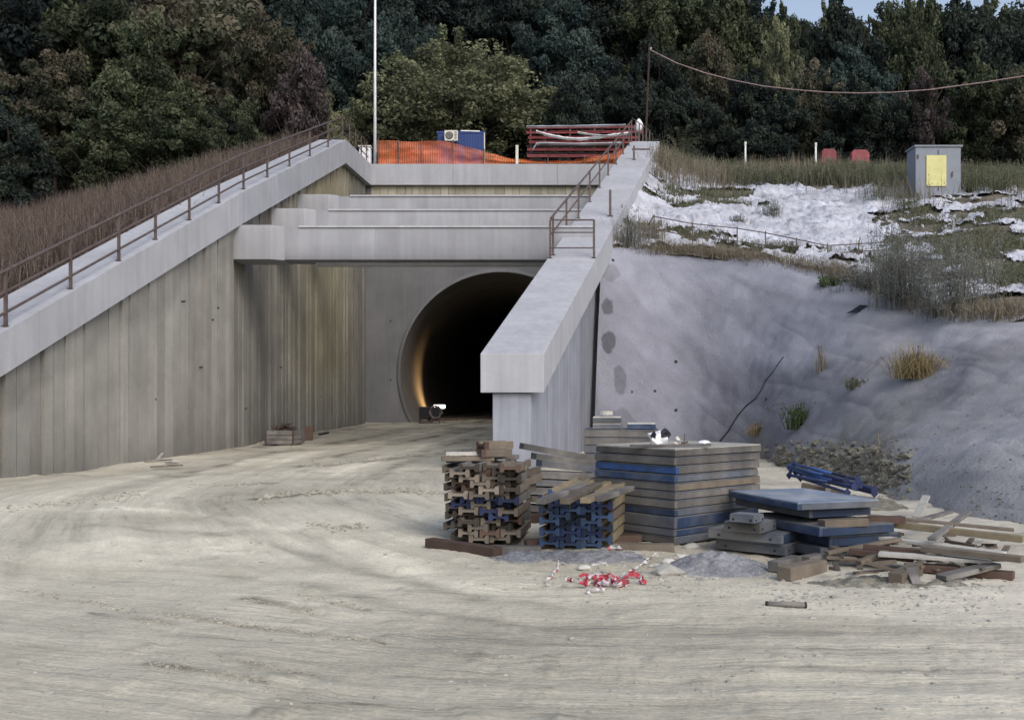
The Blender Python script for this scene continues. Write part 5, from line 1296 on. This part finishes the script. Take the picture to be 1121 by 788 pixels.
ridge_line([(340, 575), (370, 580), (400, 577)], 120, 2.4, .010, .026)
ridge_line([(330, 510), (400, 507), (470, 500), (530, 492)], 200, 1.0, .012, .03)
ridge_line([(560, 700), (700, 708), (860, 712), (1000, 709), (1110, 712)], 200, 6, .002, .007)
ridge_line([(470, 716), (640, 722), (860, 731), (1100, 735)], 160, 6, .002, .007)
ridge_line([(560, 640), (760, 652), (900, 655), (1100, 665)], 420, 7, .003, .011)
ridge_line([(20, 640), (90, 655), (150, 668)], 120, 2, .006, .016)
ridge_line([(0, 560), (80, 548), (160, 540)], 160, 2, .01, .03)
for i in range(500): ridge_line([(random.uniform(0, 1120), random.uniform(560, 785))]*2, 1, 3, .003, .009)
hh = ground_h(np.array([c[0].x for c in cs]), np.array([c[0].y for c in cs]))[0]
for c, h_ in zip(cs, hh): c[0].z += float(h_)
lumps('clay_clods', cs, M['clod'], 'crumbly dark clay clods along the wheel ruts', 'clods')
# barrier tape
def tape(pts, w, label, seg=.05, red0=True, wob=.02, name='barrier_tape'):
    random.seed(len(pts)*7+int(w*1000))
    P_ = [G(px, py, z) for px, py, z in pts]; q = []
    for a, b in zip(P_[:-1], P_[1:]):
        n = max(2, int((b-a).length/seg))
        for k in range(n): q.append(a.lerp(b, k/n)+Vector((random.gauss(0, wob), random.gauss(0, wob), abs(random.gauss(0, wob*.6)))))
    q.append(P_[-1]); mb = MB()
    tints = [(.4, .06, .08) if i % 5 == 0 else (.6, .58, .6) for i in range(len(q))]
    mb.ribbon(q, w, (0, -.5, .8), tints, twist=.5)
    return mb
TP = []
mb = tape([(609, 602, .03), (611, 612, .02), (610, 622, .02), (603, 632, .02), (597, 640, .02)], .03, '', wob=.008); tag(mb.build('barrier_tape', M['redtape']), 'pale strand of barrier tape hanging below the blue girder ends', 'barrier tape')
mb = tape([(722, 604, .03), (712, 610, .03), (700, 619, .03), (690, 626, .04), (680, 630, .03)], .03, '', wob=.01); tag(mb.build('barrier_tape', M['redtape']), 'red and white tape strand running from the tape pile toward the tall stack', 'barrier tape')
mb = tape([(668, 601, .05), (678, 599, .08), (688, 603, .05), (700, 607, .04)], .04, '', wob=.02); tag(mb.build('barrier_tape', M['redtape']), 'red tape scrap caught at the right corner of the blue-ended girders', 'barrier tape')
mb = MB(); random.seed(77)
for k in range(26):
    c = G(random.gauss(658, 20), random.gauss(636, 3.5), random.uniform(.015, .06)); q = [c]
    for j in range(6): q.append(q[-1]+Vector((random.gauss(0, .04), random.gauss(0, .03), random.gauss(0, .012)))); q[-1].z = max(.012, q[-1].z)
    rd = random.random() < .6 or c.x < .65
    mb.ribbon(q, random.uniform(.03, .055), (0, -.6, .8), [(.40, .05, .075) if (rd and j % 3 != 2) else (.6, .55, .57) for j in range(7)], twist=random.uniform(.2, .8))
tag(mb.build('barrier_tape_pile', M['redtape']), 'crumpled pile of red and white barrier tape on the ground', 'barrier tape')
# scrap timber at the right
random.seed(91)
FT = [ # endpoints px,py,z ; w,h ; mat ; label
 ((858, 628, .06), (898, 619, .06), .13, .11, 'wood', 'stout brown timber offcut lying alone before the low stack'),
 ((846, 620, .05), (872, 613, .05), .10, .09, 'wood_g', 'pale grey timber offcut left of the stout brown one'),
 ((980, 634, .06), (1003, 622, .07), .11, .1, 'wood', 'stubby brown timber block at the foot of the scrap pile'),
 ((1004, 640, .02), (996, 622, .12), .08, .03, 'wood_g', 'short grey board leaning on the stubby block'),
 ((945, 570, .28), (1120, 590, .22), .08, .06, 'wood_y', 'long yellow squared timber at the top of the scrap pile'),
 ((950, 564, .33), (1110, 580, .26), .10, .025, 'wood', 'long pale board lying on the yellow squared timber'),
 ((962, 588, .18), (1100, 606, .15), .12, .03, 'stone', 'pale bleached board in the middle of the scrap pile'),
 ((918, 613, .05), (1005, 610, .10), .13, .03, 'wood', 'brown board along the front of the scrap pile'),
 ((880, 612, .05), (938, 601, .05), .12, .05, 'wood_g', 'grey board between the low stack and the scrap pile'),
 ((930, 603, .13), (1000, 612, .1), .09, .05, 'wood_r', 'reddish brown batten near the low stack corner'),
 ((945, 598, .17), (1012, 604, .15), .08, .04, 'wood_r', 'dark red batten under the bleached board'),
 ((962, 606, .14), (1085, 614, .14), .15, .03, 'stone', 'wide pale board on the front of the scrap pile'),
 ((1000, 620, .05), (1110, 630, .05), .13, .06, 'wood_r', 'dark brown timber low at the right of the scrap pile'),
 ((1010, 600, .2), (1120, 612, .2), .1, .05, 'wood', 'brown timber crossing the right end of the scrap pile'),
 ((905, 605, .1), (985, 590, .2), .07, .03, 'wood', 'thin brown lath slanting up the scrap pile'),
 ((940, 616, .06), (970, 604, .14), .07, .04, 'wood', 'short brown lath before the red battens'),
 ((1003, 566, .12), (1014, 543, .28), .09, .03, 'stone', 'pale board standing up against the bank'),
 ((985, 575, .2), (1040, 560, .2), .08, .03, 'wood_g', 'grey board half buried at the bank foot'),
 ((1030, 632, .05), (1090, 618, .12), .12, .04, 'wood_g', 'grey board at the lower right of the scrap pile'),
 ((1020, 590, .25), (1060, 560, .3), .07, .03, 'wood_g', 'grey-brown board slanting back over the scrap pile'),
]
for a, b, w, h, m, lab in FT: plank(G(*a), G(*b), w, h, m, lab, 'timber', 'scrap timber at the bank foot', 'scrap_timber')
mb = MB()
for k in range(70):
    c = G(random.uniform(905, 1100), random.uniform(585, 628), random.uniform(.02, .12)); a = random.uniform(0, 3.14); L = random.uniform(.08, .3)
    mb.bar(c, c+Vector((math.cos(a)*L, math.sin(a)*L, random.gauss(0, .03))), random.uniform(.02, .06), random.uniform(.01, .03), tint=(random.uniform(.6, 1.5),)*3)
tag(mb.build('wood_debris', M['wood']), 'splinters and lath scraps filling the scrap timber pile', 'debris', kind='stuff')
# round stick on the ground
mb = MB(); a, b = G(839, 661, .02), G(882, 662, .02); mb.tube([a, a.lerp(b, .5)+Vector((0, 0, .004)), b], .021, 9); o = mb.build('wooden_stick', M['wood_g'], smooth=True); tag(o, 'short round grey stick lying alone on the clay', 'stick')
mb = MB(); mb.tube([a-Vector((.004, 0, 0)), a+Vector((.008, 0, 0))], .024, 9); mb.tube([b-Vector((.008, 0, 0)), b+Vector((.004, 0, 0))], .024, 9); mb.build('end_band', M['black'], o)
# black scrap on the slope
p, n = cast(937, 341, bvh_s); mb = MB(); mb.add([p+Vector(v) for v in ((-.28, -.1, -.06), (.05, -.15, -.02), (.27, -.1, .14), (.1, 0, .16), (-.05, .02, .06))], [(0, 1, 4), (1, 2, 3, 4)])
tag(mb.build('rubber_scrap', M['black']), 'scrap of black rubber sheet lying on the sprayed slope', 'scrap')
# crate with debris by the left wall
g_ = G(290, 487); cr_e = empty('wooden_crate', g_, 'low grey wooden crate of brushwood against the left wall', 'crate')
ux = Vector((.97, -.2, 0)).normalized(); uy = Vector((.2, .97, 0)).normalized(); W_, D2, Hc = .92, .75, .42
def cbox(mb, a, la, b, lb, z, h, tn=(1, 1, 1)):
    q = g_+ux*a+uy*b+Vector((0, 0, z)); L0 = [q, q+ux*la, q+ux*la+uy*lb, q+uy*lb]; mb.hexa(L0, [p+Vector((0, 0, h)) for p in L0], tn)
for k in range(3):
    mb = MB(); cbox(mb, 0, W_, 0, .03, .03+k*.14, .125, (1.0+.1*k,)*3); mb.build('board', M['wood_g'], cr_e); mb = MB(); cbox(mb, 0, W_, D2, .03, .03+k*.14, .125); mb.build('board', M['wood_g'], cr_e)
    mb = MB(); cbox(mb, W_-.03, .03, .03, D2-.03, .03+k*.14, .125); mb.build('end_board', M['wood_g'], cr_e); mb = MB(); cbox(mb, 0, .03, .03, D2-.03, .03+k*.14, .125); mb.build('end_board', M['wood_g'], cr_e)
mb = MB(); cbox(mb, .03, W_-.06, .03, D2-.03, .02, .03); mb.build('floor_board', M['wood_g'], cr_e)
for aa in (.0, W_-.05):
    mb = MB(); cbox(mb, aa, .05, -.02, .018, 0, .44); mb.build('batten', M['wood_r'], cr_e)
mb = MB(); c = g_+ux*.46+uy*.36
for k in range(160):
    a = random.uniform(0, 6.28); s = random.gauss(0, .16); q = c+ux*s+uy*random.gauss(0, .12)+Vector((0, 0, .36+max(0, .28-abs(s)*1.0)*random.random()))
    mb.bar(q, q+Vector((random.gauss(0, .13), random.gauss(0, .1), random.gauss(0, .06))), .02, .02, tint=(random.uniform(.4, 1.2),)*3)
blob(mb, c+Vector((0, 0, .36)), (.33, .26, .14), 9, tint=(.35, .3, .35), amp=.4)
tag(mb.build('brushwood', M['wood_r']), 'dark tangled brushwood heaped in the wooden crate', 'brushwood')
g2 = G(338, 482); plank(g2+Vector((0, 0, .0)), g2+Vector((.0, .05, .45)), .28, .04, 'wood_r', 'reddish board standing behind the crate at the left wall')
plank(G(350, 476, .04), G(359, 474, .04), .12, .08, 'black', 'small dark scrap at the wall foot beyond the crate', 'scrap')
for i, (a, b, m) in enumerate((((158, 505), (188, 503), 'wood_g'), ((165, 511), (200, 509), 'wood'), ((172, 503), (178, 496), 'stone'), ((182, 506), (196, 507), 'stone'))):
    plank(G(*a, .03), G(*b, .04 if i != 2 else .15), .06, .03, m, ['thin grey lath', 'longest thin lath', 'pale stick propped up', 'pale short lath'][i]+' among litter at the left wall foot', 'stick', 'litter sticks at the left wall foot')
# work lamp and drum at the tunnel mouth
p = P(481, 445, 50.2)
wl = empty('work_lamp', (p.x, p.y, 0), 'lit white work lamp on a low stand at the tunnel mouth', 'lamp')
lampm = mat('lamp_glow', (.9, .9, .85), .4, bump=0, emit=((1, .95, .82), 14.0))
mb = MB(); mb.box(p, (.55, .08, .16)); mb.build('lit_panel', lampm, wl, bevel=.02)
mb = MB(); mb.box(p+Vector((0, .09, 0)), (.6, .08, .22)); mb.build('housing', M['black'], wl)
mb = MB(); mb.bar((p.x, p.y+.08, 0), (p.x, p.y+.08, p.z-.1), .05); mb.bar((p.x-.35, p.y+.08, .03), (p.x+.35, p.y+.08, .03), .05); mb.bar((p.x, p.y-.25, .03), (p.x, p.y+.35, .03), .05); mb.build('stand', M['steel'], wl)
q = P(477, 451, 49.7); dr = empty('cable_drum', (q.x, q.y, 0), 'grey ringed cable drum in front of the work lamp', 'cable drum')
mb = MB(); mb.tube([(q.x+.3*math.cos(a), q.y, q.z+.3*math.sin(a)) for a in np.linspace(0, 2*math.pi, 21)], .05, 7, tint=(1.6, 1.6, 1.6)); mb.build('rim', M['steel'], dr, smooth=True)
mb = MB(); mb.tube([(q.x, q.y-.02, q.z), (q.x, q.y+.25, q.z)], .25, 16); mb.build('drum_core', M['black'], dr)
mb = MB(); mb.bar((q.x-.2, q.y, 0), (q.x-.2, q.y, q.z), .05); mb.build('leg', M['steel'], dr); mb = MB(); mb.bar((q.x+.2, q.y, 0), (q.x+.2, q.y, q.z), .05); mb.build('leg', M['steel'], dr)
q = P(466, 452, 50); bx = empty('generator', (q.x, q.y, 0), 'low dark generator box beside the cable drum in the tunnel mouth', 'generator')
mb = MB(); mb.box((q.x, q.y, .55), (.6, .5, .6)); mb.build('body', M['black'], bx, bevel=.03)
mb = MB(); mb.box((q.x, q.y, .12), (.7, .55, .06)); mb.bar((q.x-.3, q.y, 0), (q.x-.3, q.y, .25), .06); mb.bar((q.x+.3, q.y, 0), (q.x+.3, q.y, .25), .06); mb.build('skid', M['steel'], bx)
plank(P(468, 459.5, 50.6), P(502, 459, 50.6), .2, .1, 'wood_r', 'long low dark beam on the floor of the tunnel mouth')

# ------------------------------------------------------------------ lights
ld = bpy.data.lights.new('tunnel_lamp', 'SPOT'); ld.energy = 550; ld.color = (1, .62, .28); ld.spot_size = R(120); ld.spot_blend = 1; ld.shadow_soft_size = .25
lo_ = bpy.data.objects.new('tunnel_lamp', ld); COL.objects.link(lo_); lo_.location = (-3.7, 59.5, .8)
lo_.rotation_euler = (Vector((-5.8, 59.0, 1.6))-lo_.location).to_track_quat('-Z', 'Y').to_euler()
w = bpy.data.worlds.new('World'); scene.world = w; w.use_nodes = True
N = w.node_tree.nodes; L = w.node_tree.links; bg = N['Background']
sk = N.new('ShaderNodeTexSky'); sk.sky_type = 'NISHITA'; sk.sun_disc = False
EL, AZ = R(38), R(150)                                # azimuth clockwise from +Y; sun behind and right of the camera
sk.sun_elevation = EL; sk.sun_rotation = AZ; sk.air_density = 1.0; sk.dust_density = 3.0; sk.ozone_density = 1.0
hs_ = N.new('ShaderNodeHueSaturation'); hs_.inputs['Saturation'].default_value = .74
L.new(sk.outputs[0], hs_.inputs['Color']); L.new(hs_.outputs[0], bg.inputs['Color'])
bg.inputs['Strength'].default_value = .205
sd = bpy.data.lights.new('sun', 'SUN'); sd.energy = .85; sd.angle = R(28); sd.color = (1, .97, .95)
so = bpy.data.objects.new('sun', sd); COL.objects.link(so)
dirv = Vector((math.sin(AZ)*math.cos(EL), math.cos(AZ)*math.cos(EL), math.sin(EL)))
so.rotation_euler = dirv.to_track_quat('Z', 'Y').to_euler(); so.location = (0, 0, 60)
# ------------------------------------------------------------------ camera
cd = bpy.data.cameras.new('camera'); cam = bpy.data.objects.new('camera', cd); COL.objects.link(cam)
cam.location = (0, 0, H); cam.rotation_euler = (R(90), 0, 0)
cd.sensor_width = 36; cd.lens = 36*F/1121; cd.shift_y = (HY-394)/1121; cd.clip_end = 2000; cd.clip_start = .1
scene.camera = cam
scene.view_settings.view_transform = 'Standard'; scene.view_settings.look = 'None'; scene.view_settings.exposure = 0
scene.cycles.use_denoising = True; scene.cycles.max_bounces = 5; scene.cycles.transparent_max_bounces = 8
scene.cycles.diffuse_bounces = 3
